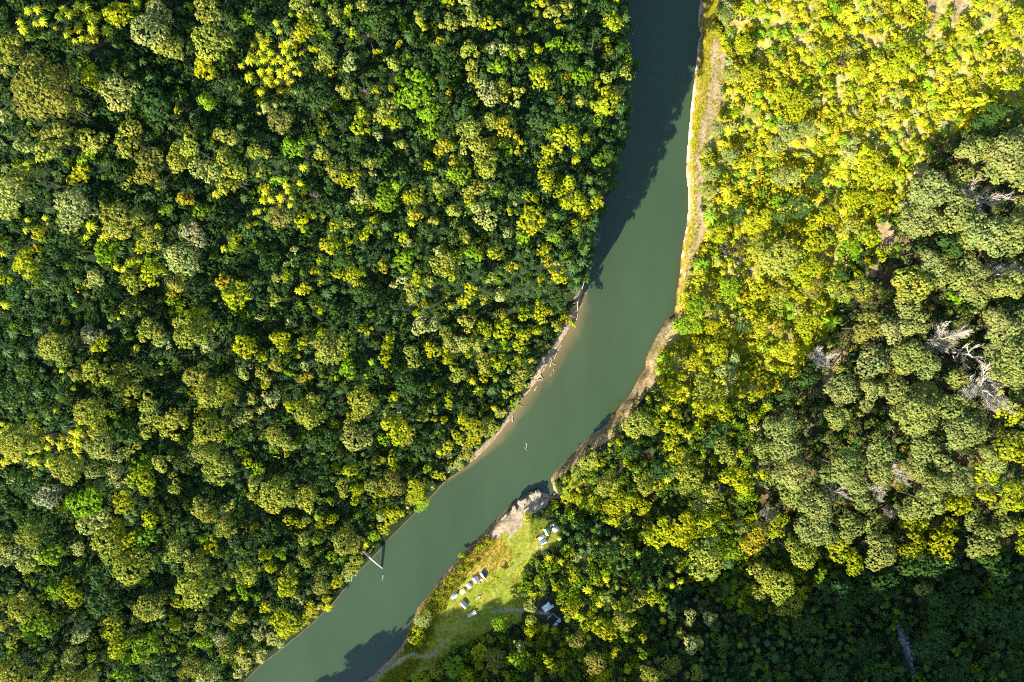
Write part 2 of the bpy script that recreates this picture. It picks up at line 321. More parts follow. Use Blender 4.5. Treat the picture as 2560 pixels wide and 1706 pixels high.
def build_ground():
    def axis(lo, hi, st):
        a = list(np.arange(lo, hi+1e-6, st)); s = st
        up = []; v = a[-1]
        while v < 2600: s *= 1.35; v += s; up.append(v)
        dn = []; v = a[0]; s = st
        while v > -2600: s *= 1.35; v -= s; dn.append(v)
        return np.array(dn[::-1]+a+up)
    ax = axis(-212, 212, 0.8); ay = axis(-205, 145, 0.8)
    X, Y = np.meshgrid(ax, ay); x = X.ravel(); y = Y.ravel(); z = terrain(x, y)
    px, py = proj(x, y, np.minimum(z, 200))
    n = len(x); col = np.empty((n, 3))
    left = pdist(LB, x, y) < pdist(RB, x, y); dr, al = palong(RB, x, y)
    col[:] = np.where(left[:, None], (0.018, 0.030, 0.012), (0.045, 0.045, 0.018))
    t = fbm(x/7, y/7, 61)[:, None]
    def setz(m, c1, c2, nz=None):
        q = t if nz is None else nz[:, None]
        q = np.clip((q-0.3)/0.4, 0, 1)
        cc = np.array(c1)*(1-q)+np.array(c2)*q; col[m] = cc[m]
    setz(zoned(px, py, Z_YELLOW, 8), (0.20,0.20,0.02), (0.36,0.29,0.10), fbm(x/3, y/3, 71))
    setz(zoned(px, py, Z_KANUKA, 10), (0.045,0.045,0.02), (0.15,0.10,0.045), fbm(x/5, y/5, 72))
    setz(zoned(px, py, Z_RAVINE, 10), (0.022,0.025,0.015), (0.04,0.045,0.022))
    setz(zoned(px, py, Z_MEADOW, 4), (0.165,0.20,0.016), (0.25,0.245,0.035), fbm(x/4, y/4, 73))
    setz(zoned(px, py, Z_DRY, 6), (0.22,0.18,0.02), (0.32,0.24,0.05), fbm(x/2.5, y/2.5, 74))
    setz(zoned(px, py, Z_SAND, 3), (0.29,0.22,0.14), (0.45,0.34,0.23), fbm(x/3, y/3, 75))
    st = fbm(dr/1.1+3, al/9, 77)
    setz(zoned(px, py, Z_STRIP, 3), (0.24,0.22,0.008), (0.34,0.22,0.07), st)
    for P in Z_TAN: setz(zoned(px, py, P, 5, 0.09), (0.22,0.17,0.07), (0.36,0.26,0.16), fbm(dr/1.6, al/7, 78))
    # pale clay along the cut bank
    edge = (~left) & (dr < np.interp(py,[0,500,620,700],[.40,.28,.1,-.2])+0.5*(vnoise(al/2, al*0, 5)-.3)) & (py < 700) & (px > 1600)
    setz(edge, (0.44,0.36,0.28), (0.56,0.47,0.38))
    edge2 = (~left) & (dr < 0.9) & (py >= 960) & (py < 1700)
    setz(edge2, (0.20,0.12,0.05), (0.36,0.24,0.12))
    setz((~left) & (dr < 5.5*np.interp(py,[900,960,1150,1210],[0,1,.8,0])*(.6+.6*vnoise(al/5, al*0, 6))), (0.17,0.12,0.05), (0.36,0.25,0.13), fbm(dr/.8, al/3, 81))
    setz(zoned(px, py, Z_SHORE, 4), (0.24,0.185,0.12), (0.36,0.28,0.19))
    setz(zoned(px, py, Z_STREAM, 3, 0.1), (0.10,0.105,0.11), (0.24,0.25,0.26), fbm(x/1.5, y/1.5, 79))
    for Pt, wd in ((PATH, 0.12), (PATH2, 0.1)):
        P = w0(Pt, 4.6); d = pdist(P, x, y)+(vnoise(x*1.3, y*1.3, 8)-0.5)*0.5
        shade = np.interp(px, [1090, 1130, 1235, 1270], [1.0, 0.15, 0.15, 0.15]) if Pt is PATH else np.ones(n)  # how strongly the worn path shows along its run
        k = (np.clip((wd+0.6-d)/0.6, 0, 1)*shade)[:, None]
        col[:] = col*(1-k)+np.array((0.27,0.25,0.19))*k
    me = bpy.data.meshes.new("ground"); nx, ny = len(ax), len(ay)
    me.vertices.add(n); me.vertices.foreach_set("co", np.stack([x, y, z], 1).astype(np.float32).ravel())
    i = (np.arange(ny-1)[:, None]*nx+np.arange(nx-1)[None, :]).ravel()
    q = np.stack([i, i+1, i+nx+1, i+nx], 1).astype(np.int32); nf = len(q)
    me.loops.add(nf*4); me.loops.foreach_set("vertex_index", q.ravel())
    me.polygons.add(nf); me.polygons.foreach_set("loop_start", np.arange(0, nf*4, 4, dtype=np.int32))
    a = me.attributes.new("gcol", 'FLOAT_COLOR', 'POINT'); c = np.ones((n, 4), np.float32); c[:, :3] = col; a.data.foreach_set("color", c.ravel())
    me.polygons.foreach_set("use_smooth", np.ones(nf, bool)); me.materials.append(M_ground); me.update(calc_edges=True)
    tag(link(bpy.data.objects.new("ground", me)), kind="structure")

def build_river():
    ax = np.concatenate([np.arange(-700, -150, 10.0), np.arange(-150, 120, 0.8), np.arange(120, 300, 10.0)])
    ay = np.concatenate([np.arange(-700, -145, 10.0), np.arange(-145, 145, 0.8), np.arange(145, 400, 10.0)])
    X, Y = np.meshgrid(ax, ay); x = X.ravel(); y = Y.ravel(); nx, ny = len(ax), len(ay)
    keep = pip(RIVER, x, y) | (np.minimum(pdist(LB, x, y), pdist(RB, x, y)) < 3.2)
    i = (np.arange(ny-1)[:, None]*nx+np.arange(nx-1)[None, :]).ravel()
    q = np.stack([i, i+1, i+nx+1, i+nx], 1); q = q[keep[q].all(1)]
    used = np.unique(q); mp = np.full(nx*ny, -1); mp[used] = np.arange(len(used)); q = mp[q].astype(np.int32)
    x = x[used]; y = y[used]; n = len(x)
    px, py = proj(x, y, 0)
    dl, al = palong(LB, x, y); dr, ar = palong(RB, x, y)
    wl = np.interp(py, [600,700,760,860,980,1080,1180,1300], [0.2,1.5,4.0,5.0,4.2,3.5,1.0,0.3])
    wr = np.interp(py, [0,500,600,690,760,840,960,1000,1100,1706], [0.6,0.9,1.3,2.4,2.0,2.5,2.2,2.6,0.5,0.3])
    nz = fbm(x/4, y/4, 91)
    sh = np.clip(1.15-dl/(wl*(0.5+nz)), 0, 1); shr = np.clip(1-dr/(wr*(0.3+1.1*nz)), 0, 1)
    mid = np.exp(-((py-950)/260)**2)*np.exp(-dl/11.0)*0.55
    deep = np.array((0.034,0.060,0.027)); sand = np.array((0.14,0.105,0.045)); mud = np.array((0.046,0.044,0.016)); warm = np.array((0.062,0.072,0.032))
    col = deep*np.ones((n, 1)); col = col*(1-mid[:, None])+warm*mid[:, None]
    col = col*(1-0.85*shr[:, None])+mud*0.85*shr[:, None]; col = col*(1-sh[:, None])+sand*sh[:, None]
    me = bpy.data.meshes.new("river"); me.vertices.add(n)
    me.vertices.foreach_set("co", np.stack([x, y, np.zeros(n)], 1).astype(np.float32).ravel()); nf = len(q)
    me.loops.add(nf*4); me.loops.foreach_set("vertex_index", q.ravel())
    me.polygons.add(nf); me.polygons.foreach_set("loop_start", np.arange(0, nf*4, 4, dtype=np.int32))
    a = me.attributes.new("gcol", 'FLOAT_COLOR', 'POINT'); c = np.ones((n, 4), np.float32); c[:, :3] = col; a.data.foreach_set("color", c.ravel())
    me.polygons.foreach_set("use_smooth", np.ones(nf, bool)); me.materials.append(M_water); me.update(calc_edges=True)
    tag(link(bpy.data.objects.new("river", me)), kind="structure")
build_ground(); build_river()

# ------------------------------------------------------------------ foliage shapes
def rand_unit(rng, n):
    v = rng.normal(size=(n, 3)); return v/np.linalg.norm(v, axis=1, keepdims=True)
def leaf_quads(P, Nn, size, rng, asp=1.0):
    """rhombic leaf clumps at P facing Nn"""
    n = len(P); r = rand_unit(rng, n); u = np.cross(Nn, r); u /= np.linalg.norm(u, axis=1, keepdims=True)+1e-9
    v = np.cross(Nn, u); s = (size*rng.uniform(0.7, 1.35, n))[:, None]
    a = u*s*asp; b = v*s*0.8
    k = rng.uniform(-0.25, 0.25, (n, 1))*s*Nn
    return np.stack([P+a+k, P+b, P-a+k*0.5, P-b], 1)
def crown_cloud(R, style, rng, H):
    """leaf clumps of one crown: several rounded boughs, each covered in small tufts"""
    tall = {'f': 0.85, 'l': 0.75, 'k': 0.55, 'c': 1.5}[style]
    nl = {'f': 9, 'l': 10, 'k': 14, 'c': 6}[style] + int(R*{'f': 0.9, 'l': 1.1, 'k': 1.0, 'c': 0.5}[style])
    C = []; rad = []
    ex = rng.uniform(0.55, 1.0); ea = rng.uniform(0, math.pi)
    for i in range(nl):
        a = rng.uniform(0, 2*math.pi); q = math.sqrt(rng.uniform(0, 1))*0.74
        if style == 'c': q *= 0.55
        x, y = q*math.cos(a), q*math.sin(a)*ex
        x, y = x*math.cos(ea)-y*math.sin(ea), x*math.sin(ea)+y*math.cos(ea)
        zz = tall*(0.55*(1-q*q)+rng.uniform(-0.22, 0.12)) if style != 'c' else tall*rng.uniform(-0.45, 0.5)
        C.append((x*R, y*R, zz*R)); rad.append(R*rng.uniform(0.14, 0.38)*(1.0 if style != 'c' else (0.95-0.45*zz)))
    C = np.array(C); rad = np.array(rad)
    ts = {'f': 0.50, 'l': 0.64, 'k': 0.50, 'c': 0.5}[style]*(0.8+0.035*R)
    ls = {'f': 0.25, 'l': 0.32, 'k': 0.26, 'c': 0.25}[style]*(0.85+0.03*R)
    V = []; T = []
    for i in range(nl):
        area = 2*math.pi*rad[i]**2*1.3; m = max(5, int(area/(ts*ts*1.5)))
        d = rand_unit(rng, m*2); d = d[d[:, 2] > -0.35][:m]
        P = C[i]+d*rad[i]*np.array((1, 1, 0.8))*rng.uniform(0.72, 1.22, (len(d), 1))
        D = np.linalg.norm((P[:, None]-C[None])*np.array((1, 1, 1.2)), axis=2); D[:, i] = 9e9
        ok = (D > rad[None]*0.80).all(1) & (rng.uniform(0, 1, len(d)) > 0.14); P = P[ok]; d = d[ok]
        if not len(P): continue
        lb = rng.uniform(0.82, 1.16); hue = rng.uniform(-0.10, 0.10)
        k = 8
        PP = np.repeat(P, k, 0); dd = np.repeat(d, k, 0)
        off = rand_unit(rng, len(PP)); off += dd*0.75; off /= np.linalg.norm(off, axis=1, keepdims=True)
        Q = PP+off*ts*0.5*np.repeat(rng.uniform(0.6, 1.5, (len(P), 1)), k, 0)*rng.uniform(0.45, 1.15, (len(PP), 1))
        Nn = off*0.75+dd*0.55+rand_unit(rng, len(PP))*0.28+np.array((0, 0, 0.15)); Nn /= np.linalg.norm(Nn, axis=1, keepdims=True)
        V.append(leaf_quads(Q, Nn, ls, rng))
        tb = np.repeat(rng.uniform(0.84, 1.14, len(P)), k)
        b = lb*tb*rng.uniform(0.84, 1.15, len(PP)); hr = 1+hue+rng.normal(0, 0.05, len(PP))
        T.append(np.stack([b*hr, b, b*rng.uniform(0.75, 1.25, len(PP))], 1))
    V = np.concatenate(V); T = np.concatenate(T); V[:, :, 2] += H - R*tall*0.62
    return V, T
def limb_mesh(R, style, rng, H):
    m = MB(); zc = H-R*0.9
    lean = (rng.uniform(-.4, .4), rng.uniform(-.4, .4))
    r0 = 0.10+0.028*R
    m.tube([(0, 0, -0.8), (lean[0]*0.3, lean[1]*0.3, zc*0.45), (lean[0], lean[1], zc), (lean[0]*1.2, lean[1]*1.2, H-R*0.35)], [r0*1.35, r0, r0*0.75, r0*0.25], 6)
    for k in range(5):
        a = k*1.257+rng.uniform(-.4, .4); q = R*rng.uniform(.45, .7)
        m.tube([(lean[0]*0.8, lean[1]*0.8, zc*rng.uniform(.72, .95)), (q*.5*math.cos(a), q*.5*math.sin(a), zc+R*.05), (q*math.cos(a), q*math.sin(a), zc+R*rng.uniform(.2, .5))], [r0*.5, r0*.36, r0*.12], 5)
    return m
def fern_quads(R, n, segs, rng, rise=0.28, droop=0.75, w=0.12, fold=0.5):
    """a rosette of arching fronds, each folded along its midrib"""
    V = []; T = []
    for k in range(n):
        a = 2*math.pi*k/n+rng.uniform(-.16, .16); L = R*rng.uniform(.8, 1.1); dr = droop*rng.uniform(.7, 1.3); rs = rise*rng.uniform(.6, 1.4)
        ca, sa = math.cos(a), math.sin(a); pts = []
        for i in range(segs+1):
            t = i/segs; wd = R*w*(math.sin(math.pi*(0.10+0.86*t))**0.8)
            pts.append((t*L*(1-0.12*t*t), (rs*t-dr*t*t)*L, wd))
        b = rng.uniform(.8, 1.2)
        for i in range(segs):
            (r1, z1, w1), (r2, z2, w2) = pts[i], pts[i+1]
            for s in (-1, 1):
                V.append([(r1*ca, r1*sa, z1), (r2*ca, r2*sa, z2), (r2*ca-s*w2*sa, r2*sa+s*w2*ca, z2-w2*fold), (r1*ca-s*w1*sa, r1*sa+s*w1*ca, z1-w1*fold)])
                q = b*rng.uniform(.85, 1.15); T.append((q*rng.uniform(.95, 1.08), q, q))
    return np.array(V), np.array(T)
def blade_quads(n, L, rng, w=0.10, spread=1.0):
    V = []; T = []
    for k in range(n):
        a = rng.uniform(0, 2*math.pi); el = rng.uniform(.25, 1.25)/spread; l = L*rng.uniform(.7, 1.15); ca, sa = math.cos(a), math.sin(a)
        p1 = (l*.55*math.cos(el), l*.55*math.sin(el)); p2 = (l*math.cos(el)*1.05, l*math.sin(el)*.82)
        q = rng.uniform(.7, 1.35); pk = rng.uniform(0, 1) > .6
        for (ra, za, wa, rb, zb, wb) in ((.05*l, 0, w, p1[0], p1[1], w), (p1[0], p1[1], w, p2[0], p2[1], w*.3)):
            V.append([(ra*ca-wa*sa, ra*sa+wa*ca, za), (ra*ca+wa*sa, ra*sa-wa*ca, za), (rb*ca+wb*sa, rb*sa-wb*ca, zb), (rb*ca-wb*sa, rb*sa+wb*ca, zb)])
            T.append((q*1.6, q*1.25, q*6.0) if pk else (q, q, q))
    return np.array(V), np.array(T)

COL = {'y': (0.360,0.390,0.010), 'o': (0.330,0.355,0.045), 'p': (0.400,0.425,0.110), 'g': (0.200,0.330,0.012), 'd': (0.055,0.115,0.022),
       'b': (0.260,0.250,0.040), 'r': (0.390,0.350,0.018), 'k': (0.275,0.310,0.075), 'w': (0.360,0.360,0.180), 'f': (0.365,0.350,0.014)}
STY = {'y': 'l', 'o': 'f', 'p': 'f', 'g': 'l', 'd': 'l', 'b': 'k', 'r': 'l', 'k': 'k', 'w': 'k'}
PROTO = {}
def hgt(R): return 8.5+1.55*R
for st, classes in (('f', (2.2, 3.4, 5.0, 7.2)), ('l', (1.8, 2.8, 4.2, 6.2)), ('k', (2.4, 4.0, 6.2, 9.0)), ('c', (1.8, 2.8, 4.0))):
    for R in classes:
        for v in range(3 if R < 6 else 2):
            rg = np.random.default_rng(int(R*100)+v*7+ord(st)); H = hgt(R)
            V, T = crown_cloud(R, st if not (st == 'f' and v == 2) else 'f', rg, H)
            PROTO.setdefault(st, []).append((R, H, V, T, rg))
PM = {}
def proto_mesh(st, i):
    if (st, i) not in PM:
        R, H, V, T, rg = PROTO[st][i]
        mm = limb_mesh(R, st, rg, H); tm = bpy.data.meshes.new("trunk"); tm.from_pydata(mm.v, [], mm.f); tm.materials.append(M_bark); tm.update()
        PM[(st, i)] = (quad_mesh("crown", V, T, [M_leaf]), tm)
    return PM[(st, i)]
FERNP = [fern_quads(2.0, n, 5, np.random.default_rng(50+i), rise=rs, droop=dp) for i, (n, rs, dp) in enumerate(((12, .3, .7), (11, .2, .8), (13, .35, .75), (10, .25, .6)))]
FERNB = [fern_quads(2.0, n, 3, np.random.default_rng(80+i), rise=.3, droop=.8, w=.15) for i, n in enumerate((11, 9, 12))]
def bush(R, rng, n, ls, flat=0.7):
    nb = 5; C = rng.uniform(-.55, .55, (nb, 3))*R*np.array((1, 1, .3)); C[:, 2] += R*flat*.5
    rad = rng.uniform(.38, .62, nb)*R
    j = rng.integers(0, nb, n); d = rand_unit(rng, n); d[:, 2] = np.abs(d[:, 2])*1.1-0.15; d /= np.linalg.norm(d, axis=1, keepdims=True)
    P = C[j]+d*rad[j][:, None]*rng.uniform(.8, 1.1, (n, 1))
    Nn = d*.9+rand_unit(rng, n)*.5; Nn /= np.linalg.norm(Nn, axis=1, keepdims=True)
    V = leaf_quads(P, Nn, ls, rng); bb = (rng.uniform(.85, 1.15, nb)[j]*rng.uniform(.82, 1.18, n))
    return V, np.stack([bb*rng.uniform(.9, 1.1, n), bb, bb*rng.uniform(.7, 1.4, n)], 1)
BUSH = [bush(R, np.random.default_rng(200+i), n, ls, fl) for i, (R, n, ls, fl) in enumerate(((2.0, 110, .36, .8), (2.0, 120, .32, .6), (2.0, 100, .42, .9), (2.0, 130, .30, 1.0), (2.0, 90, .45, .7), (2.0, 140, .28, .8)))]
TUFT = [blade_quads(9, 0.9, np.random.default_rng(300+i), 0.05) for i in range(3)]
for i in range(3): TUFT[i] = (TUFT[i][0], np.random.default_rng(i).uniform(.8, 1.25, (len(TUFT[i][0]), 1))*np.ones((1, 3)))

class Stuff:
    """merges many small plants nobody could count into one object"""
    def __init__(s): s.V = []; s.T = []
    def put(s, tm, X, Y, Z, sc, rot, col, zs=None):
        V, T = tm; n = len(X)
        if n == 0: return
        c = np.cos(rot)[:, None, None]; q = np.sin(rot)[:, None, None]; k = np.asarray(sc)[:, None, None]
        kz = k if zs is None else np.asarray(zs)[:, None, None]
        A = np.empty((n,)+V.shape, np.float32)
        A[..., 0] = (V[None, ..., 0]*c-V[None, ..., 1]*q)*k+X[:, None, None]
        A[..., 1] = (V[None, ..., 0]*q+V[None, ..., 1]*c)*k+Y[:, None, None]
        A[..., 2] = V[None, ..., 2]*kz+Z[:, None, None]
        s.V.append(A.reshape(-1, 4, 3)); s.T.append((T[None]*np.asarray(col)[:, None, :]).reshape(-1, 3).astype(np.float32))
    def build(s, name, mat, label, cat):
        V = np.concatenate(s.V); T = np.concatenate(s.T)
        o = link(bpy.data.objects.new(name, quad_mesh(name, V, np.clip(T, 0, 1), [mat])))
        return tag(o, label, cat, kind="stuff"), len(V)

# ------------------------------------------------------------------ crowns read off the photograph, crop by crop: x,y,r,kind
CROPS = {
'A': (0,0,"170,500,140o 80,610,90p 460,870,270b 1180,190,110y 1400,330,180p 1620,500,150o 1900,630,110y 1960,160,150o 1980,430,170o 900,740,100y 1130,870,170p 1380,1020,200d 1880,920,120g 580,1330,170o 850,1290,150o 1200,1290,150o 1400,1490,130b 1780,1360,110o 2110,1270,100o 2080,1500,110o 860,1470,80g 1650,1480,140o 230,1330,90p 50,1330,60p 760,1000,80o 1060,1060,90d 110,1090,70p 1480,120,130p 1560,230,90o 330,660,60o 620,720,110b 300,1000,120b 640,1000,110b"),
'B': (640,0,"450,40,120o 540,140,90o 720,160,80o 980,60,90o 870,310,75y 435,190,40y 470,310,100y 390,400,60o 650,330,60g 1260,590,95o 890,600,80p 650,590,90o 560,490,50y 1490,190,90o 1540,270,50y 1770,230,90o 1980,200,100o 1780,30,80y 1930,60,70p 2150,260,80y 2290,490,60p 1990,640,70o 2010,770,70o 2230,640,80g 2130,870,120p 2250,860,110o 1420,830,180g 1260,830,70y 1130,860,40r 830,850,80o 960,1050,110y 1190,1030,110o 1240,1130,80y 960,1200,80y 1600,1020,110g 1640,1080,50r 60,1000,80p 240,1140,110b 1700,720,50o 1620,1240,80g 1950,1180,110o 2130,1130,90o 2280,1180,100r 2190,1320,70r 1740,1370,90r 1990,1350,130o 1810,1470,100r 2120,1500,130o 380,1370,110g 580,1390,110o 60,1420,90o 1320,1330,90o 1140,1260,50p 640,1230,50y 770,1530,70p 1060,1530,60o 200,990,50p 1700,390,50r 1970,500,90o 2160,460,60p 1770,870,45r 2300,1370,70g 850,130,60y 1600,1530,50y 1130,505,40y 1320,430,40r 370,860,50p 600,940,110d 1500,560,120d 620,760,100d 1150,210,120d 1720,560,110d 1900,1010,90d 450,900,90d"),
'C': (1280,0,"270,40,70y 380,150,90o 490,110,60o 130,50,30y 70,300,50y 230,140,30y 870,100,90d 920,220,90y 670,130,40p 380,440,70g 540,470,80g 630,430,45p 230,480,45y 260,750,110y 630,720,90g 620,910,90o 870,740,70o 770,780,60y 970,870,70p 860,940,130y 1030,700,70o 70,480,60o 50,870,60o 480,1300,130y 690,1270,70y 330,1420,70y 300,1510,60y 590,1470,80y 60,1290,90r 50,1400,50r 440,270,40y 870,1430,60d 780,1500,60g 30,960,60p 1950,170,75k 2000,290,50g 2010,700,80k 1870,1190,70k 1990,1440,80k 1780,1400,60k 2180,700,90y 2230,100,100y 2130,430,80y 2250,870,60g 2060,1030,50g 250,1100,120d 500,600,90d 760,350,100d 640,1400,60d 150,620,80d 560,1150,80d"),
'D': (1920,0,"630,90,50g 460,520,90y 1250,490,110y 1075,425,40g 1200,630,100y 820,640,80y 1570,430,60k 1180,870,50p 1260,940,50d 1340,1040,45p 2220,770,90y 110,880,90y 270,1020,120y 720,1420,90p 760,1310,60p 900,1480,110y 150,1220,100k 330,1200,100k 90,1330,100k 2000,1100,150d 2200,1050,120d 2150,1430,200k 1800,1400,130k 1950,1380,100k 2250,1300,120k 1450,1400,60g 1100,680,90y 1820,350,80y 2150,330,100y 2260,180,90y 2050,650,80y"),
'E': (0,427,"330,60,110o 200,250,190p 740,370,200p 1160,460,180o 820,40,90y 1390,40,110b 1190,130,70o 1700,240,110r 1880,380,60g 1550,370,60g 1920,25,130p 2150,100,140o 1420,640,120o 1700,790,180p 1820,600,120w 1250,830,90y 1250,1010,120o 1430,960,110y 1590,1040,110o 900,1000,90p 1050,760,110g 2080,1020,80r 2230,1150,130y 1840,1340,100y 1430,1490,130o 1800,1500,190o 890,1510,90w 160,1080,100d 110,1010,70y 270,850,120y 640,700,150d 440,600,80y 490,530,60p 2180,660,70y 1300,720,60y"),
'F': (640,427,"60,10,70o 750,30,90o 890,90,100y 1080,30,60p 960,250,90p 1080,300,70o 1200,260,110g 1240,350,60g 1090,440,60y 960,360,50g 1450,240,90y 1690,150,80o 1700,250,40g 1860,50,100g 1820,350,100o 2000,180,100o 2180,210,80g 2100,420,130p 1970,300,60y 1470,410,70r 1640,480,80o 2130,40,70o 230,430,110b 440,470,80y 540,430,40y 620,420,40y 1020,580,70y 870,500,60o 860,640,70y 740,510,50y 690,680,90y 370,740,70p 1350,620,60y 1410,690,60p 1510,650,35y 1390,830,100g 1300,740,40g 1180,880,60r 1690,740,60p 1730,870,120o 1780,950,70y 1880,760,60y 2000,770,80g 2190,760,70y 1880,840,60o 1920,630,60o 610,830,60y 550,930,70y 600,1030,50y 790,960,70y 920,980,90y 190,980,80p 310,980,50y 480,1080,60y 200,1190,60o 1270,1060,60p 1350,1000,60p 1480,980,70y 1430,1120,90o 1610,1020,50o 1980,1090,70y 1920,1200,70y 2170,990,50o 2100,1180,50o 2250,1150,90p 1480,1290,80y 1520,1410,90p 1640,1400,80p 1780,1240,60o 2240,1330,100o 2260,1460,100y 610,1280,45y 440,1450,50p 340,1400,50p 1000,1460,60y 620,1490,60y 250,1530,80y 480,1540,90o 1240,1530,50y 60,1360,40p 2330,380,40y 2310,590,50p 2330,890,40r 1940,1400,90o 2080,1460,90y 1750,1520,80o 290,860,50p 150,850,90d 820,800,90d 1000,1150,90d 1550,560,70d 760,1300,90d 1150,1340,80d 700,140,80d"),
'G': (1280,427,"310,110,90y 520,120,110y 590,320,110y 440,220,60y 460,320,50y 780,290,70y 190,470,130y 100,630,70g 390,620,75g 200,260,50y 570,490,35y 590,560,35y 400,420,50g 320,840,60r 410,850,60p 430,970,80y 270,1000,60y 350,920,50y 280,760,50y 530,840,30y 240,1210,50y 270,1320,90y 100,1330,60y 400,1430,90o 230,1470,80y 30,880,40r 30,310,40p 100,1520,70y 480,1360,50y 550,1400,40y 540,1030,60d 400,1180,80d 130,1000,100d 1820,40,80k 1780,180,80k 1790,300,50g 2090,430,80d 2250,450,130y 1930,500,40g 1900,590,80y 2280,750,140o 2300,900,80o 1990,1080,100g 1880,830,50p 1700,1240,100g 1620,1430,110g 1840,1450,80y 2180,1300,70y 2250,1100,100y 1990,1170,60g 1920,1250,50d 2280,1440,80y 1700,1000,70y 1570,1200,60y 2130,1420,80d"),
'H': (1920,427,"100,60,90k 230,80,80p 440,80,90d 850,50,100y 1060,60,110y 760,260,100y 700,170,50y 60,300,70g 520,420,110y 740,390,60y 1040,290,90y 1200,270,50y 390,550,70y 720,520,90o 860,570,80o 920,640,80y 720,720,110g 430,680,110y 130,800,200o 400,960,150y 100,1170,100o 630,860,45o 380,1080,100b 650,1120,110o 850,1090,110o 370,1440,120y 1290,1070,200o 1430,210,200k 1370,470,200k 1240,340,90k 1700,400,190k 1900,610,200k 1800,660,120k 2150,600,180k 1750,60,110k 2000,30,120k 2250,60,150k 2300,330,100k 2270,430,90k 1440,860,140k 1570,960,120k 1850,950,170k 1750,1070,150k 1950,1100,150k 2130,1060,150k 1220,1260,130k 850,1440,150b 1080,1450,150k 1300,1420,130k 2080,1420,180k 2250,1370,100k 1750,1450,80k 1030,1160,60o 1130,720,50g 1000,780,60y 1660,1170,70g 1600,700,130d 1420,740,120d 280,320,110d 130,400,90d 640,960,80d 560,620,60g"),
'I': (0,853,"550,50,160o 950,20,100y 750,320,80o 850,230,80r 960,310,130o 1170,270,110o 1110,400,100o 1230,460,110o 1380,560,100o 900,640,160o 1800,310,130o 1960,460,160o 2130,390,80y 1360,280,70o 1470,300,60o 1370,760,120o 1620,760,150o 1950,780,160o 1920,1000,150o 2050,1180,140o 950,960,150p 1090,1060,110p 1230,970,80o 690,1180,160o 480,1410,130w 1110,1230,110p 960,1290,60w 900,1170,80k 1320,1140,90g 1340,1050,60g 1530,1100,90o 1320,1290,130y 1600,1220,60o 1650,1320,70o 840,1430,160g 1180,1460,110y 2110,880,70g 2240,690,90p 2330,1260,90o 2330,1420,80o 1860,1500,90o 2140,1510,60o 1890,40,110p 2280,60,110y 2280,270,80p 100,580,110p 80,470,150d 240,900,180o 310,780,60p 130,1270,60p 560,1530,90y 2310,1110,60y 1530,10,80p 1070,670,40g 1130,700,30g 2340,520,60o 1600,130,110d 1160,820,120d 300,1300,120d"),
'J': (640,853,"700,40,180o 260,10,90y 450,10,60y 820,110,60y 1210,60,90y 1200,150,70y 1430,100,75o 1460,210,60o 1620,70,80y 1740,80,60y 1760,160,90y 1840,20,110p 1930,30,60y 2050,15,80o 1950,120,60y 2280,40,90g 2080,200,90o 2150,170,60y 2250,190,80y 1850,290,90o 210,210,70o 90,150,40y 290,190,50y 410,140,35r 460,230,50p 470,330,60r 80,310,80o 70,400,60y 870,240,90g 1020,320,50g 330,290,45g 170,510,90p 300,600,90y 500,640,170o 520,540,60o 40,620,70p 1000,560,150o 980,430,50y 1260,520,70y 900,670,70y 1220,660,70p 1320,620,40w 930,870,150p 1290,800,140y 1400,860,80o 1180,890,60g 1780,550,60y 1770,480,40y 1540,680,60o 1640,720,50r 1740,720,60y 1650,600,35y 1960,850,120y 1900,720,80y 1760,970,60y 1850,880,60y 2250,650,90o 2150,790,90o 2100,830,70p 1930,1030,80o 1850,1130,60p 1250,1010,45y 1410,1060,35g 1160,1080,60y 1270,1110,70y 720,1170,80g 870,1180,100y 1220,1200,50o 1270,1290,120b 810,1340,80o 940,1370,90y 1080,1330,80o 1180,1390,50y 920,1450,50y 200,850,110o 320,940,70o 280,1040,50y 220,1390,180o 500,1420,130o 60,1150,60g 30,1300,80o 30,1450,60o 1450,1370,110y 1500,1450,100g 1600,1330,60p 1580,1180,70g 1680,1230,60y 1760,1170,45p 1090,1530,50y 1190,1550,50y 700,1460,40g 730,770,70y 2090,330,50y 2190,340,50o 2320,280,40p 2300,470,50o 620,900,120d 1500,950,100d 1380,400,110d 560,1180,120d"),
'K': (1280,853,"60,180,60y 60,40,60y 300,50,50o 100,330,110o 60,430,80y 30,560,60g 200,110,90d 1540,180,80o 1660,200,80y 1850,130,120y 2020,170,70p 1960,310,110p 1440,250,60g 1530,310,60y 1450,430,90y 1520,510,50y 1780,490,180o 1880,660,120y 1720,600,90y 1500,680,60y 1150,740,150o 1230,740,80g 1090,850,60y 1460,790,80y 1450,920,70y 980,930,40y 2200,500,60y 2200,700,60y 2200,790,50p 2270,970,90k 2320,750,60k 1930,1010,120o 1490,1060,70y 1600,1080,90o 1700,1090,50o 1620,1240,140o 1800,1340,80o 2000,1250,120y 2130,1310,90y 2130,1400,80g 1200,1320,110o 850,1310,130o 900,1450,120y 1050,1450,100y 1180,1500,80y 680,1100,100o 780,1040,70o 600,1210,70o 560,1300,80o 500,1400,70y 640,1470,80y 740,1480,80y 1740,1470,90p 1900,1530,60o 2280,1210,60y 1330,450,70d 1080,990,80d 1880,850,110d 1350,1180,90d 1780,900,80d"),
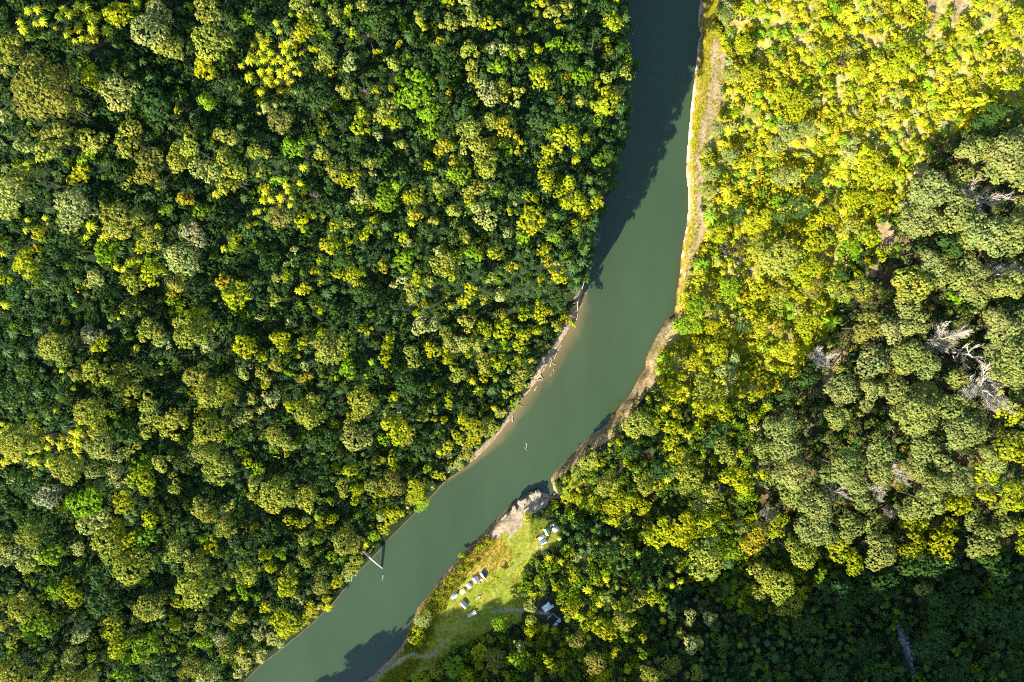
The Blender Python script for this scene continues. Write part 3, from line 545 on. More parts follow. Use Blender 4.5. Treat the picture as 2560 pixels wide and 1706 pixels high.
'L': (1920,853,"100,80,90y 230,100,90y 350,40,60y 900,190,160k 1270,150,180k 1180,60,100k 1420,230,120k 630,430,150k 900,420,120k 1140,470,140k 870,560,80k 1400,450,110k 1510,500,80k 1690,350,100k 1670,620,170k 1360,680,200k 1190,630,110k 620,700,130k 100,800,170k 120,1010,150k 200,1200,170k 1000,1010,150k 640,1140,190k 980,1180,130k 1390,960,150k 1750,830,180k 1850,720,100k 1560,1120,110k 1330,1160,120k 1730,1280,140k 1480,1300,150k 1990,1070,130k 2220,930,170y 1960,1200,120y 2150,640,120y 2150,250,170k 2200,100,160k 2200,330,120k 2050,60,120k 400,1480,180k 180,1380,130k 850,1450,110k 1400,1450,170k 1250,1530,100k 1620,1480,80y 1750,1500,100y 2250,1400,130y 2100,1500,90o 1950,1400,80y 780,1310,90k 330,320,100d 150,480,100d"),
'M': (0,1280,"60,250,110o 380,190,150o 120,370,120p 330,420,120p 500,370,110g 270,510,60y 370,520,50g 930,60,140p 1180,160,130y 1040,270,170o 1260,470,190o 740,310,80p 590,680,110g 670,750,130y 740,460,60g 1370,200,110g 1420,50,80y 1640,330,130o 1850,450,110o 1860,700,200o 1700,680,80o 1930,20,100o 2120,120,100o 1980,290,80y 1890,250,50g 2180,350,50p 2260,540,110o 1400,840,140o 1600,1050,90y 1690,820,70y 250,850,150o 60,790,80o 440,1070,150g 80,1010,80o 780,1070,110k 1050,1050,110y 1130,1190,110y 1160,1350,80g 1380,1230,130g 1870,1000,70o 1900,1160,80g 2050,1120,70w 2130,1230,90b 2260,710,70g 2230,920,80o 200,1440,200o 60,1490,100y 700,1500,160o 880,1510,110p 1180,1500,110g 1380,1350,70p 1800,1400,90b 1940,1480,110p 2070,1340,90g 2180,1480,80p 2240,1350,80p 2310,600,70y 1010,1300,60o 700,1300,90k 150,1150,70o 900,780,160d 1000,550,130d 1520,1400,110d"),
'N': (640,1280,"330,60,60y 480,80,70o 600,110,40y 690,60,80y 1150,40,80p 1260,30,80y 440,250,100o 850,240,140o 830,180,60y 1080,220,90g 1170,150,60y 1000,320,40y 470,410,70o 240,370,60g 60,410,90y 130,520,80y 320,520,70o 730,400,70g 900,480,90o 860,570,70p 620,650,90b 750,640,60y 330,640,100y 270,740,50y 420,770,60p 650,790,70y 120,840,60y 30,760,40g 250,950,100y 300,1050,100y 440,980,60y 520,890,70y 60,1080,70p 180,1180,80p 50,1310,70p 560,250,50g 1540,990,80k 1500,1120,60y 1880,400,40y 2210,620,50y 2240,1030,80g 2150,1160,40g 2250,1170,50g 1830,1400,100g 2050,1400,70y 2050,1270,80y 2200,1330,100b 1650,1460,60o 1780,1440,60p 1520,1520,80y 1950,1530,90y 1350,1270,30p 1680,790,40g 1470,1180,60y 1600,1200,60y"),
'O': (1280,1280,"930,30,80y 1330,150,140y 1500,100,150y 1560,240,100y 1780,90,110y 1650,30,100y 1040,310,75o 600,400,55p 1780,430,190o 2000,330,100g 2180,220,130r 2100,130,90k 2270,560,120o 2290,700,100o 850,500,70g 770,590,50g 560,540,70y 1130,580,70g 480,310,45g 330,450,45y 250,600,40g 360,610,50g 270,730,65g 580,690,70g 420,690,70y 450,760,60g 550,780,70y 170,830,90p 520,860,80y 880,750,80o 1120,800,110o 1270,760,80y 1360,760,60g 1000,960,110o 680,1010,70y 820,1040,100y 900,1080,70y 170,1010,90o 170,1110,80y 600,1150,80b 760,1340,100b 1440,1380,90b 1260,1450,120o 1640,1180,90p 1620,960,70p 1660,1460,80o 1800,950,70p 1200,1140,40r 930,1240,45y 1190,1280,50g 1060,1390,35y 830,1500,60y 310,1320,45y 370,1420,60y 460,1420,50y 60,1330,90g 100,1380,60y 60,1230,70p 220,1520,60p 1020,1110,50g 1540,1090,50o 620,200,60d 900,350,100d 1280,450,110d 1250,330,80d 620,500,60d 1450,900,60d"),
'P': (1920,1280,"100,110,110y 400,150,180k 700,150,150k 620,300,110y 930,80,110k 990,330,170k 700,450,120y 280,370,150o 460,560,60g 80,640,160o 170,850,110o 280,740,70y 1350,110,80y 1620,110,80y 1250,60,100y 1250,270,120y 1260,370,60y 1580,310,140y 1910,260,160k 2300,130,80y 2300,300,80y 1850,70,90k 2100,90,110k 1390,690,75p 1050,640,120d 680,700,100d 860,750,90d 1300,480,150d 1550,480,140d 1500,850,150d 1450,1180,170d 1980,980,190d 660,860,120d 1950,420,120d 2100,600,140d 2200,1000,150d 900,1250,120d 300,1050,120d 1750,700,130d 1700,1400,130d 2200,1350,140d 600,1450,110d 1000,1450,110d"),
}
FERNS = {
'A': "245,90,45y 330,80,55y 380,190,60y 320,210,40y 570,80,50y 830,150,60y 840,260,60y 970,280,60y 960,100,50y 1000,190,40y 600,310,50y 680,370,40y 745,350,40y 1250,25,50y 1360,50,55y 200,260,60y 170,200,40y 780,60,60y 700,60,60y 630,130,50y 1370,710,50d 1200,600,50d 1300,560,50d 2190,930,50d 2280,700,60y 2290,540,70y 2210,600,40y 1540,720,40d 2200,1160,60d 470,290,50d 230,1510,60y 340,1460,40y",
'B': "180,205,40y 210,280,40y 280,390,45y 40,840,45y 430,1530,50y 1400,330,60d 60,420,45y 130,480,45y 60,540,45y 170,560,45y 250,470,40y 300,520,40y 40,650,45y 120,640,45y 210,650,45y 290,620,40y 330,580,40y 100,730,45y 190,740,40y 280,700,40y 360,660,35y 30,480,40y 230,560,40y",
'C': "1040,160,60d 1050,420,60d 990,460,60d 1150,570,60d 1060,980,50d 1010,1140,60d 1020,1210,50d 970,1510,70d 1060,60,40d 1050,250,40d 1060,800,40d 560,250,60d 570,1110,50d 430,990,50d 360,920,50d 190,250,50d 1000,990,60d 940,1440,60d 720,580,60d",
'D': "890,90,60f 1095,110,35f 480,500,60f 1075,570,60f 1180,620,60f 1260,640,60f 840,640,60f 780,680,50f 1990,930,100y 1080,1250,60f 1200,1070,60f 1010,1120,50f 1195,1150,45f 570,1270,35f 110,750,60f 60,670,50f 960,1030,60f 900,1030,50f 550,230,60g 560,310,50f 90,880,50f 160,860,45f 250,970,60f 320,1040,60f 220,1080,50f 350,980,45f 660,620,50f 560,650,45f 1030,1440,50f 960,1480,50f 100,1040,45f 730,920,45f 600,1000,45f 480,1100,45f 660,1100,50f 1600,700,50f 1930,450,45f 2230,800,55f 2150,780,50f 2250,600,50f 260,1420,40f 420,1280,40f",
'E': "700,600,35y 785,600,45y 950,600,60y 830,500,70y 1440,510,45y 1450,150,40y 2050,715,45y 2270,500,40y 2340,480,30y 2340,380,35y 1980,210,50y 1110,605,40y 1130,900,50y 1060,880,50y 170,60,45y 60,75,40y 60,400,35y 410,430,40y 245,450,35y 225,540,45y 1125,1290,40y 1085,1355,22y 30,1230,60y 20,760,40y 160,880,40y 2250,1540,45y 700,1000,50d 420,1020,50d 640,1150,50d 330,1450,60d 120,1490,60d 1060,1130,45d 2230,250,55d 2120,450,50d 1690,450,50d",
'F': "60,270,50y 130,260,50y 220,240,50y 290,180,40y 80,190,50y 400,110,50y 440,190,40y 20,370,40y 310,310,40y 850,750,30y 1430,480,45y 390,1100,55y 1360,600,50y 640,290,50d 740,310,50d 1190,500,70d 980,800,50d 640,1130,70d 720,1080,50d 1280,1350,50d 1350,100,50d 820,540,60d 990,710,50d 1800,560,40d",
'G': "940,90,70d 900,150,50d 760,440,60d 740,510,60d 860,340,50d 700,640,50d 660,740,50d 640,830,60d 560,890,60d 600,990,60d 590,1070,60d 820,380,40d 540,60,50d 1980,170,80y 1900,270,60f 2000,260,70f 2120,110,60f 2240,100,60f 2310,150,50f 1830,410,90g 1760,870,90g 1810,970,60f 2050,1060,60f 1700,1080,50f 2160,1280,50f",
'H': "190,150,50f 880,200,90f 840,130,60f 500,1250,100y 590,1390,110g 780,50,60f 1060,40,60f 30,1330,60f 330,1420,60f 440,1480,50f 780,300,50f 650,290,50f 1120,90,50f",
'I': "560,270,35y 665,430,35y 560,540,40y 510,640,35y 740,740,40y 860,780,50y 830,840,50y 900,830,45y 700,850,60y 700,930,60y 550,960,60y 700,1010,60y 320,1110,60y 450,1090,60y 550,1090,50y 180,1040,45y 100,1000,50y 20,1110,40y 280,1010,40y 430,980,40y 10,830,40y 630,1290,30y 1250,60,40y 340,470,70d 550,450,60d 430,130,60d 60,100,70d 600,340,60d 200,120,60d 540,220,50d",
'J': "2050,460,60y 2190,615,40y 2170,450,60d 1990,370,40y 1680,1020,40y 1060,190,40g 640,170,60d 1290,310,50d 1660,780,60d",
'K': "180,180,40y 1390,160,60g 1420,600,70f 1720,760,60y 1560,830,60f 1620,860,60f 2150,310,70f 2110,480,70f 1430,1270,50y 1050,990,60d 1300,1000,45d 2300,30,80f 2200,40,60f 1500,800,50f",
'L': "160,170,60f 60,90,60f 250,90,60f 40,430,50f 2180,1400,60f 2240,860,60f",
'M': "1450,930,80p 2140,800,40r 1200,680,50d 2210,1280,50y 1260,1050,45d",
'N': "660,880,60y 400,120,40y 1340,20,40y 1010,300,40y",
'O': "1550,640,45y 1475,680,35y 810,850,45y 580,940,55y 640,980,50y 700,720,60y 870,620,50y 310,1070,45y 1100,1190,40y 1065,1470,45y 1390,890,45y 1390,1010,40y 1440,390,80d 1640,550,45d 1160,380,40g 2000,480,60d 1850,600,60d 1980,700,60d 740,350,60d 1500,1210,50d 1940,1200,90d 800,180,40d 520,1170,30y 1000,40,50f 1500,160,60f 340,420,40y 450,460,45y 1060,20,45f",
'P': "40,220,45y 1390,410,55y 935,580,40d 525,690,45d 485,1300,60d 75,1350,60d 1115,1100,40d 1240,940,40d 1820,1230,40d 660,1330,35d 185,1500,30d 1390,130,60f 1480,100,60f 1500,170,60f 1420,190,50f 1550,90,50f 1640,130,50f 1010,1260,50d 1460,1150,55d 1390,1230,55d 800,1280,50d 2230,1100,40d 1230,1450,50d 1050,1510,50d",
}
def parse(s):
    out = []
    for w in s.split():
        x, y, r = w[:-1].split(','); out.append((float(x), float(y), float(r), w[-1]))
    return out
K3 = 3.672
TREES = []; FERN = []
for k, (ox, oy, s) in CROPS.items():
    for (x, y, r, c) in parse(s):
        TREES.append((ox+x/K3, oy+y/K3, r/K3*1.14, c))
    for (x, y, r, c) in parse(FERNS[k]): FERN.append((ox+x/K3, oy+y/K3, r/K3*1.05, c))
for i, (a, b, r, c) in enumerate(TREES):
    for hx, hy in ((1367, 1513), (1386, 1546)):
        e = math.hypot(a-hx, b-hy)
        if e < r+20: r = max(5.0, e-21); TREES[i] = (a, b, r, c)
    if math.hypot(a-1367, b-1513) < 20 or math.hypot(a-1386, b-1546) < 22: TREES[i] = (a, b-48 if b < 1530 else b+44, r, c)
TREES.sort(key=lambda t: -t[2]); FERN.sort(key=lambda t: -t[2])

def seat(px, py, hfun):
    """ground point under a crown that shows at px,py"""
    px = np.asarray(px, float); py = np.asarray(py, float); z = np.full(px.shape, 25.0)
    for _ in range(14):
        x, y = unproj(px, py, z); z = 0.45*z+0.55*(terrain(x, y)+hfun(z))
    return x, y, terrain(x, y)
TP = np.array([(t[0], t[1], t[2]) for t in TREES])
def zone_h(px, py):
    """how tall trees stand in each part of the picture"""
    k = np.ones(len(px)); k[pip(Z_YELLOW, px, py)] = 0.55
    k[pip([(1480,1050),(1380,1190),(1380,1240),(1440,1290),(1520,1270),(1500,1150)], px, py)] = 0.3
    k[pip(Z_MEADOW, px, py)] = 0.35
    k[pip([(960,1720),(975,1650),(1020,1540),(1130,1385),(1235,1285),(1290,1285),(1335,1330),(1330,1400),(1310,1450)],px,py)] = 0.28
    low = pip([(1000,1720),(1100,1600),(1230,1520),(1300,1540),(1290,1640),(1240,1720)],px,py); k[low] = 0.55
    k[pip([(1295,1365),(1415,1375),(1480,1410),(1570,1470),(1630,1640),(1420,1640),(1340,1480)],px,py)] = 1.45
    bank = pip(Z_BANK, px, py); k[bank] = 0.4
    return k
Z_BANK = [(1180,1130),(1290,1010),(1262,1000),(1140,1090),(1040,1190),(960,1280),(900,1330),(880,1410),(790,1490),(700,1560),(600,1640),(560,1706),(640,1706),(700,1640),(800,1560),(900,1450),(1000,1340),(1100,1230)]
kz = zone_h(TP[:, 0], TP[:, 1])
def th(z): 
    R = TP[:, 2]*(CAM_H-z)/F; return (hgt(R)*kz)*0.8
tx, ty, tz = seat(TP[:, 0], TP[:, 1], th)
for i in np.nonzero(pip(RIVER, tx, ty))[0]: print('wet', TREES[i], round(float(tx[i])), round(float(ty[i])), tz[i])
TR = TP[:, 2]*(CAM_H-(tz+th(tz)))/F                     # crown radius in metres
FP = np.array([(t[0], t[1], t[2]) for t in FERN])
fh = np.array([2.6 if t[3] == 'f' else 5.5 for t in FERN])
fx, fy, fz = seat(FP[:, 0], FP[:, 1], lambda z: fh)
FR = FP[:, 2]*(CAM_H-(fz+fh))/F

# ------------------------------------------------------------------ words that single each plant out
CW = {'y': "bright yellow-green", 'f': "golden-yellow", 'o': "olive-yellow", 'p': "pale cream-green", 'g': "vivid green", 'd': "dark green", 'b': "brownish olive", 'r': "orange-tinged", 'k': "grey-green", 'w': "pale greyish"}
MARKS = [((935,1400), 62, "beside the leaning log"), ((1170,1480), 75, "near the camp's picnic tables"), ((1372,1338), 62, "near the green tent"), ((1374,1525), 75, "beside the hut roofs"),
         ((1315,1265), 60, "near the pale rock outcrop"), ((2460,490), 75, "by the upper white dead tree"), ((2375,850), 70, "by the fuzzy dead tree"), ((2475,975), 75, "by the largest dead tree"),
         ((2060,890), 55, "by the grey twiggy tree"), ((2225,590), 60, "by the bare sandy clearing"), ((1370,885), 60, "by the driftwood beach"), ((1800,690), 60, "by the spiky cabbage-tree thicket"), ((1372,1225), 40, "at the creek mouth"), ((2265,1620), 60, "by the stony stream bed"), ((640,1670), 50, "by the paired beached logs")]
COLS = ["far left", "left", "inner left", "left of centre", "centre", "right of centre", "right", "far right"]
ROWS = ["top edge", "upper part", "upper middle", "lower middle", "lower part", "bottom edge"]
def place_word(px, py):
    for (mx, my), r, w in MARKS:
        if math.hypot(px-mx, py-my) < r: return w
    return "at the %s, %s" % (COLS[min(7, max(0, int(px/320)))], ROWS[min(5, max(0, int(py/284.4)))])
ORD = ["", "second", "third", "fourth", "fifth", "sixth", "seventh", "eighth", "ninth", "tenth", "eleventh", "twelfth"]
NUM = ["", "one", "two", "three", "four", "five", "six", "seven", "eight", "nine", "ten", "eleven", "twelve"]
def make_labels(items, noun):
    """items: (px, py, size word, colour letter) -> labels, alike ones told apart by their order from the left"""
    base = {}
    for i, (px, py, sw, c) in enumerate(items):
        base.setdefault((sw, CW[c], place_word(px, py)), []).append(i)
    out = [None]*len(items)
    for (sw, cw, pw), ids in base.items():
        ids.sort(key=lambda i: items[i][0]); n = len(ids)
        for k, i in enumerate(ids):
            s = " ".join(("%s %s %s" % (sw, cw, noun)).split())
            if n == 1: out[i] = "%s %s" % (s, pw)
            elif n == 2: out[i] = "%s of two %ss %s" % ("leftmost" if k == 0 else "rightmost", s, pw)
            else:
                o = "leftmost" if k == 0 else ("rightmost" if k == n-1 else ORD[min(k, 11)]+" from left")
                out[i] = "%s of %s %ss %s" % (o, NUM[min(n, 12)], s, pw)
            if len(out[i].split()) > 16: out[i] = out[i].replace(" the ", " ")
    return out

# ------------------------------------------------------------------ the canopy trees: the 300 that show largest, each a thing with crown and trunk
CANOPY = Stuff(); UNDER = Stuff(); GRASS = Stuff()
rg = np.random.default_rng(11)
inside = (TP[:, 0] > -10) & (TP[:, 0] < 2570) & (TP[:, 1] > -10) & (TP[:, 1] < 1716)
order = [i for i in range(len(TREES)) if inside[i]]
single = set(order[:300])
sizes = {}
its = []; ids = [i for i in order[:300]]
for n_, i in enumerate(ids):
    r = TP[i, 2]; its.append((TP[i, 0], TP[i, 1], "huge" if r > 46 else "large" if r > 35 else "mid-sized" if r > 28 else "smaller", TREES[i][3]))
LAB = make_labels(its, "tree")
labmap = dict(zip(ids, LAB))
def jit(c, k=0.10):
    b = rg.uniform(1-k, 1+k); return (c[0]*b*rg.uniform(.93, 1.07), c[1]*b, c[2]*b*rg.uniform(.8, 1.25))
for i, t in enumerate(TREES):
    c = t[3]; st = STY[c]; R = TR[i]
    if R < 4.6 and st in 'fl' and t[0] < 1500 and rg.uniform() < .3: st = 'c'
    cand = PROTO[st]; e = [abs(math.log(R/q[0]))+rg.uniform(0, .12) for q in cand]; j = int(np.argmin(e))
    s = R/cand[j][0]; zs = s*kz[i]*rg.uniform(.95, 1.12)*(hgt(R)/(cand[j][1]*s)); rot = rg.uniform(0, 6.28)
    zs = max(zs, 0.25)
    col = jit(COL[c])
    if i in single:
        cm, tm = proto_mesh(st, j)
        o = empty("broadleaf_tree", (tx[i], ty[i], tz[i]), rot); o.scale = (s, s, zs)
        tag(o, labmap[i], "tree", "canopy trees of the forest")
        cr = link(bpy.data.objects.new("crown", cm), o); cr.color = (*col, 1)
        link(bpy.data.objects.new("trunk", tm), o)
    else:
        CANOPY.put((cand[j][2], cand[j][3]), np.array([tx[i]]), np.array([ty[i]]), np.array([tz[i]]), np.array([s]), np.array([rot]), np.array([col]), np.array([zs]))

# ------------------------------------------------------------------ tree ferns
FM = [quad_mesh("fronds", V, T, [M_frond]) for V, T in FERNP]
def fern_trunk():
    m = MB(); m.tube([(0, 0, -5.5), (.05, .02, -2.5), (0, 0, 0.05)], [.17, .13, .16], 7)
    me = bpy.data.meshes.new("trunk"); me.from_pydata(m.v, [], m.f); me.materials.append(M_bark); me.update(); return me
FT = fern_trunk()
finside = (FP[:, 0] > -8) & (FP[:, 0] < 2568) & (FP[:, 1] > -8) & (FP[:, 1] < 1714)
fids = [i for i in range(len(FERN)) if finside[i]][:300]; fset = set(fids)
flab = dict(zip(fids, make_labels([(FP[i, 0], FP[i, 1], "large" if FP[i, 2] > 19 else "" if FP[i, 2] > 13 else "small", FERN[i][3]) for i in fids], "tree fern")))
for i, t in enumerate(FERN):
    c = COL[t[3]]; c = tuple(v*1.15 for v in c); col = jit(c, .08); s = FR[i]/2.0*1.05; j = int(rg.integers(0, 4)); rot = rg.uniform(0, 6.28)
    if i in fset:
        o = empty("tree_fern", (fx[i], fy[i], fz[i]+fh[i]), rot); o.scale = (s, s, s)
        tag(o, flab[i], "tree fern", "tree ferns")
        f = link(bpy.data.objects.new("fronds", FM[j]), o); f.color = (*col, 1)
        link(bpy.data.objects.new("trunk", FT), o)
    else:
        UNDER.put(FERNP[j], np.array([fx[i]]), np.array([fy[i]]), np.array([fz[i]+fh[i]]), np.array([s]), np.array([rot]), np.array([col]))

# ------------------------------------------------------------------ the mass of undergrowth between them
def scatter(step, x0=-232, x1=232, y0=-172, y1=172, seed=1):
    r = np.random.default_rng(seed); X, Y = np.meshgrid(np.arange(x0, x1, step), np.arange(y0, y1, step))
    x = X.ravel()+r.uniform(-.5, .5, X.size)*step; y = Y.ravel()+r.uniform(-.5, .5, X.size)*step
    return x, y, r
x, y, r = scatter(2.75, seed=5)
z = terrain(x, y); px, py = proj(x, y, z+2)
dl = pdist(LB, x, y); dr = pdist(RB, x, y); wet = pip(RIVER, x, y); left = dl < dr
vis = (px > -90) & (px < 2650) & (py > -110) & (py < 1800) & (y > -158)
mead = pip(Z_MEADOW, px, py) | pip(Z_DRY, px, py) | pip(Z_SAND, px, py); strip = pip(Z_STRIP, px, py); tan = np.zeros(len(x), bool)
for P in Z_TAN: tan |= zoned(px, py, P, 4, .08)
shore = pip(Z_SHORE, px, py); stream = pip(Z_STREAM, px, py); bankL = pip(Z_BANK, px, py)
hutz = (np.hypot(px-1367, py-1513) < 27) | (np.hypot(px-1386, py-1546) < 31)
pathd = np.minimum(pdist(w0(PATH, 4.6), x, y), pdist(w0(PATH2, 4.6), x, y)) < 1.9
ok = vis & ~wet & ~mead & ~strip & ~tan & ~shore & ~stream & ~hutz & ~pathd & np.where(left, dl > np.where(py < 740, .4, 1.2), dr > np.interp(py, [900,960,1150,1210], [2.2,5.5,4.5,2.0]))
zy = pip(Z_YELLOW, px, py); zk = pip(Z_KANUKA, px, py); zr = pip(Z_RAVINE, px, py)
lit = np.zeros(len(x), bool)
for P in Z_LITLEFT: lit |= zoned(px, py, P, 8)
u = r.uniform(0, 1, len(x)); dens = fbm(x/9, y/9, 33)
straw = fbm(x/11+4, y/11, 35)
ok &= ~(zy & ((u > 0.93) | ((straw > 0.58) & (u > 0.55)))) & ~(zk & (u > 0.93)) & ~((np.abs(px-2440) < 120) & (py < 190) & (u > .55))
def pick(P): return COL[P]
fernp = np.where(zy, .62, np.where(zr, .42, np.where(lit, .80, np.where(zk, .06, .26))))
isf = ok & (r.uniform(0, 1, len(x)) < fernp); isb = ok & ~isf
h = np.where(zy, 1.2, np.where(zk, 2.6, np.where(zr, 2.6, np.where(bankL, .3, .7))))*(0.4+dens*1.1)+np.where(left & (dl < 9) & (py < 750), 3.5, 0)
q = r.uniform(0, 1, len(x)); C = np.zeros((len(x), 3))
g1 = np.array((0.048,0.098,0.021)); g2 = np.array((0.085,0.140,0.019)); g3 = np.array((0.165,0.260,0.010)); yy = np.array(COL['f']); kk = np.array((0.190,0.220,0.055)); pp = np.array(COL['p']); rr_ = np.array((0.24,0.24,0.008))
C[:] = np.where((q < .60)[:, None], g1, np.where((q < .90)[:, None], g2, np.where((q < .975)[:, None], g3, rr_)))
m = zy; C[m] = np.where((q[m] < .56)[:, None], yy, np.where((q[m] < .80)[:, None], np.array(COL['y'])*.85, np.where((q[m] < .94)[:, None], g3*1.1, np.array(COL['k']))))
m = zk; C[m] = np.where((q[m] < .40)[:, None], kk, np.where((q[m] < .75)[:, None], g2, np.where((q[m] < .9)[:, None], g1, np.array(COL['b'])*1.1)))
m = zr; C[m] = np.where((q[m] < .55)[:, None], g1*1.25, np.where((q[m] < .93)[:, None], g2*1.15, g3))  # ravine greens lightened in colour to lift its deep shade
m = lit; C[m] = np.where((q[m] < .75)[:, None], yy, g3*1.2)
m = bankL; C[m] = np.where((q[m] < .35)[:, None], pp*.9, np.where((q[m] < .75)[:, None], np.array(COL['y'])*.95, g3))
rb = (~left) & ~zy & ~zk & ~zr; m = rb; C[m] = np.where((q[m] < .3)[:, None], np.array(COL['y'])*.9, np.where((q[m] < .7)[:, None], g3, g2))
C *= r.uniform(.78, 1.22, (len(x), 1))*np.stack([r.uniform(.9, 1.1, len(x)), np.ones(len(x)), r.uniform(.7, 1.4, len(x))], 1)
sc = np.where(zy, r.uniform(.95, 1.6, len(x)), r.uniform(.6, 1.35, len(x)))*np.where(bankL, .62, 1)
rot = r.uniform(0, 6.28, len(x)); ch = r.integers(0, 60, len(x))
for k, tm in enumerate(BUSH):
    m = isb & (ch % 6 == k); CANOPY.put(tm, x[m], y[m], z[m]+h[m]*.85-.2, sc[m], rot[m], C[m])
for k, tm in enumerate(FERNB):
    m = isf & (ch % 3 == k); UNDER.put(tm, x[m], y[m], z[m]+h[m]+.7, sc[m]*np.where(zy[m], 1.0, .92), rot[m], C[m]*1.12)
x3, y3, r3 = scatter(2.0, 40, 232, -30, 172, seed=21); z3 = terrain(x3, y3); p3, q3 = proj(x3, y3, z3+1)
m3 = pip(Z_YELLOW, p3, q3) & (p3 < 2650) & (q3 > -110) & (pdist(RB, x3, y3) > 9) & (fbm(x3/11+4, y3/11, 35) < .60+.1*r3.uniform(-1, 1, len(x3))) & ~((np.abs(p3-2370) < 75) & (q3 < 100) & (r3.uniform(0, 1, len(x3)) > .35))
for P in Z_TAN: m3 &= ~pip(P, p3, q3)
k3 = r3.integers(0, 9, len(x3)); c3 = np.where((r3.uniform(0, 1, len(x3)) < .5)[:, None], yy, np.where((r3.uniform(0, 1, len(x3)) < .6)[:, None], np.array(COL['y'])*.85, g3))*r3.uniform(.7, 1.1, (len(x3), 1))
for k in range(9):
    m = m3 & (k3 == k); n_ = m.sum()
    if k < 5: UNDER.put(FERNB[k % 3], x3[m], y3[m], z3[m]+r3.uniform(.4, 1.3, n_), r3.uniform(.45, .85, n_), r3.uniform(0, 6, n_), c3[m])
    else: CANOPY.put(BUSH[k-4], x3[m], y3[m], z3[m]-.2, r3.uniform(.35, .7, n_), r3.uniform(0, 6, n_), c3[m])
# a second, lower tier so no bare floor shows under the forest
x2, y2, r2 = scatter(3.6, seed=8)
z2 = terrain(x2, y2); p2, q2 = proj(x2, y2, z2+1); dl2 = pdist(LB, x2, y2); dr2 = pdist(RB, x2, y2)
m2 = (p2 > -90) & (p2 < 2650) & (q2 > -110) & (q2 < 1800) & (y2 > -158) & ~pip(RIVER, x2, y2) & (np.minimum(dl2, dr2) > 2.0) & ~pip(Z_YELLOW, p2, q2) & ~pip(Z_MEADOW, p2, q2) & ~pip(Z_SAND, p2, q2) & ~pip(Z_STRIP, p2, q2) & ~pip(Z_SHORE, p2, q2) & ~pip(Z_STREAM, p2, q2) & (np.hypot(p2-1376, q2-1528) > 46)
m2 &= (np.minimum(pdist(w0(PATH, 4.6), x2, y2), pdist(w0(PATH2, 4.6), x2, y2)) > 2.2) & ~(pip(Z_KANUKA, p2, q2) & (r2.uniform(0, 1, len(x2)) > .6))
for P in Z_TAN: m2 &= ~pip(P, p2, q2)
c2 = np.array((0.040,0.080,0.020))*r2.uniform(.7, 1.5, (len(x2), 1)); k2 = r2.integers(0, 6, len(x2))
for k, tm in enumerate(BUSH):
    m = m2 & (k2 == k); V, T = tm; keep = np.arange(0, len(V), 2)
    CANOPY.put((V[keep], T[keep]), x2[m], y2[m], z2[m]-.3, r2.uniform(.8, 1.2, m.sum()), r2.uniform(0, 6, m.sum()), c2[m])
# trees along the range south of the picture and beyond the left edge (they throw the ragged shadows)
rx = np.concatenate([rg.uniform(-200, 250, 1500), rg.uniform(-252, -222, 160)]); ry = np.concatenate([rg.uniform(-212, -160, 1500), rg.uniform(-170, 140, 160)]); rz_ = terrain(rx, ry)
rok = ~pip(RIVER, rx, ry) & (rz_ > 1.5)
for k, tm in enumerate(BUSH):
    m = rok & (np.arange(len(rx)) % 6 == k); CANOPY.put(tm, rx[m], ry[m], rz_[m], rg.uniform(1.6, 2.9, m.sum()), rg.uniform(0, 6, m.sum()), np.tile(g2, (m.sum(), 1)))
# ------------------------------------------------------------------ grass: meadow, rough bank, tussocks on the strip
xg, yg, rgd = scatter(0.75, -70, 95, -142, 150, seed=13)
zg = terrain(xg, yg); pg, qg = proj(xg, yg, zg); wetg = pip(RIVER, xg, yg); drg, alg = palong(RB, xg, yg)
mg = ~wetg & (pip(Z_MEADOW, pg, qg)) & ~pip(Z_SAND, pg, qg) & (drg > .6); tz_ = np.zeros(len(xg), bool)
for P in Z_TAN[:1]+Z_TAN[6:]: tz_ |= pip(P, pg, qg)
sg = ~wetg & (drg > .7) & (pip(Z_STRIP, pg, qg) | (tz_ & (fbm(drg/1.1+3, alg/6, 79) < np.where(qg > 780, .66, .47))))
dry = pip(Z_DRY, pg, qg); bankg = mg & (drg < np.interp(qg, [1300, 1400, 1480, 1560, 1640], [4.5, 5, 6.5, 8.5, 9]))
rough = fbm(xg/5, yg/5, 44); pd = np.minimum(pdist(w0(PATH, 4.6), xg, yg), pdist(w0(PATH2, 4.6), xg, yg))
mow = np.hypot((pg-1165)/75, (qg-1500)/62) < 1
uu = rgd.uniform(0, 1, len(xg))
keep = ((mg & ((uu < .16) | (rough > .55) & (uu < .5) | dry & (uu < .6) | bankg)) | (sg & (fbm(drg/1.1+3, alg/9, 77) < .60) & (uu < .9))) & (pd > 1.1)
keep &= ~(mow & ~dry & ~bankg & (uu > .10)) & (np.hypot(pg-1375, qg-1337) > 24)
gc = np.where(dry[:, None], (0.31,0.24,0.02), np.where(bankg[:, None], (0.22,0.20,0.012), np.where((rough > .5)[:, None], (0.27,0.25,0.012), (0.17,0.21,0.014))))
gc = np.where(sg[:, None], (0.33,0.33,0.012), gc)*rgd.uniform(.75, 1.25, (len(xg), 1)); gc[rgd.uniform(0, 1, len(xg)) > .95] = (.36, .17, .02)
gs = np.where(bankg, rgd.uniform(.9, 1.7, len(xg)), np.where(dry | (rough > .55), rgd.uniform(.6, 1.1, len(xg)), rgd.uniform(.25, .5, len(xg))))
gs = np.where(sg, rgd.uniform(.6, 1.25, len(xg)), gs); gi = rgd.integers(0, 3, len(xg))
for k, tm in enumerate(TUFT):
    m = keep & (gi == k); GRASS.put(tm, xg[m], yg[m], zg[m]-.03, gs[m], rgd.uniform(0, 6, m.sum()), gc[m])
bb = keep & bankg & (rgd.uniform(0, 1, len(xg)) < .16)
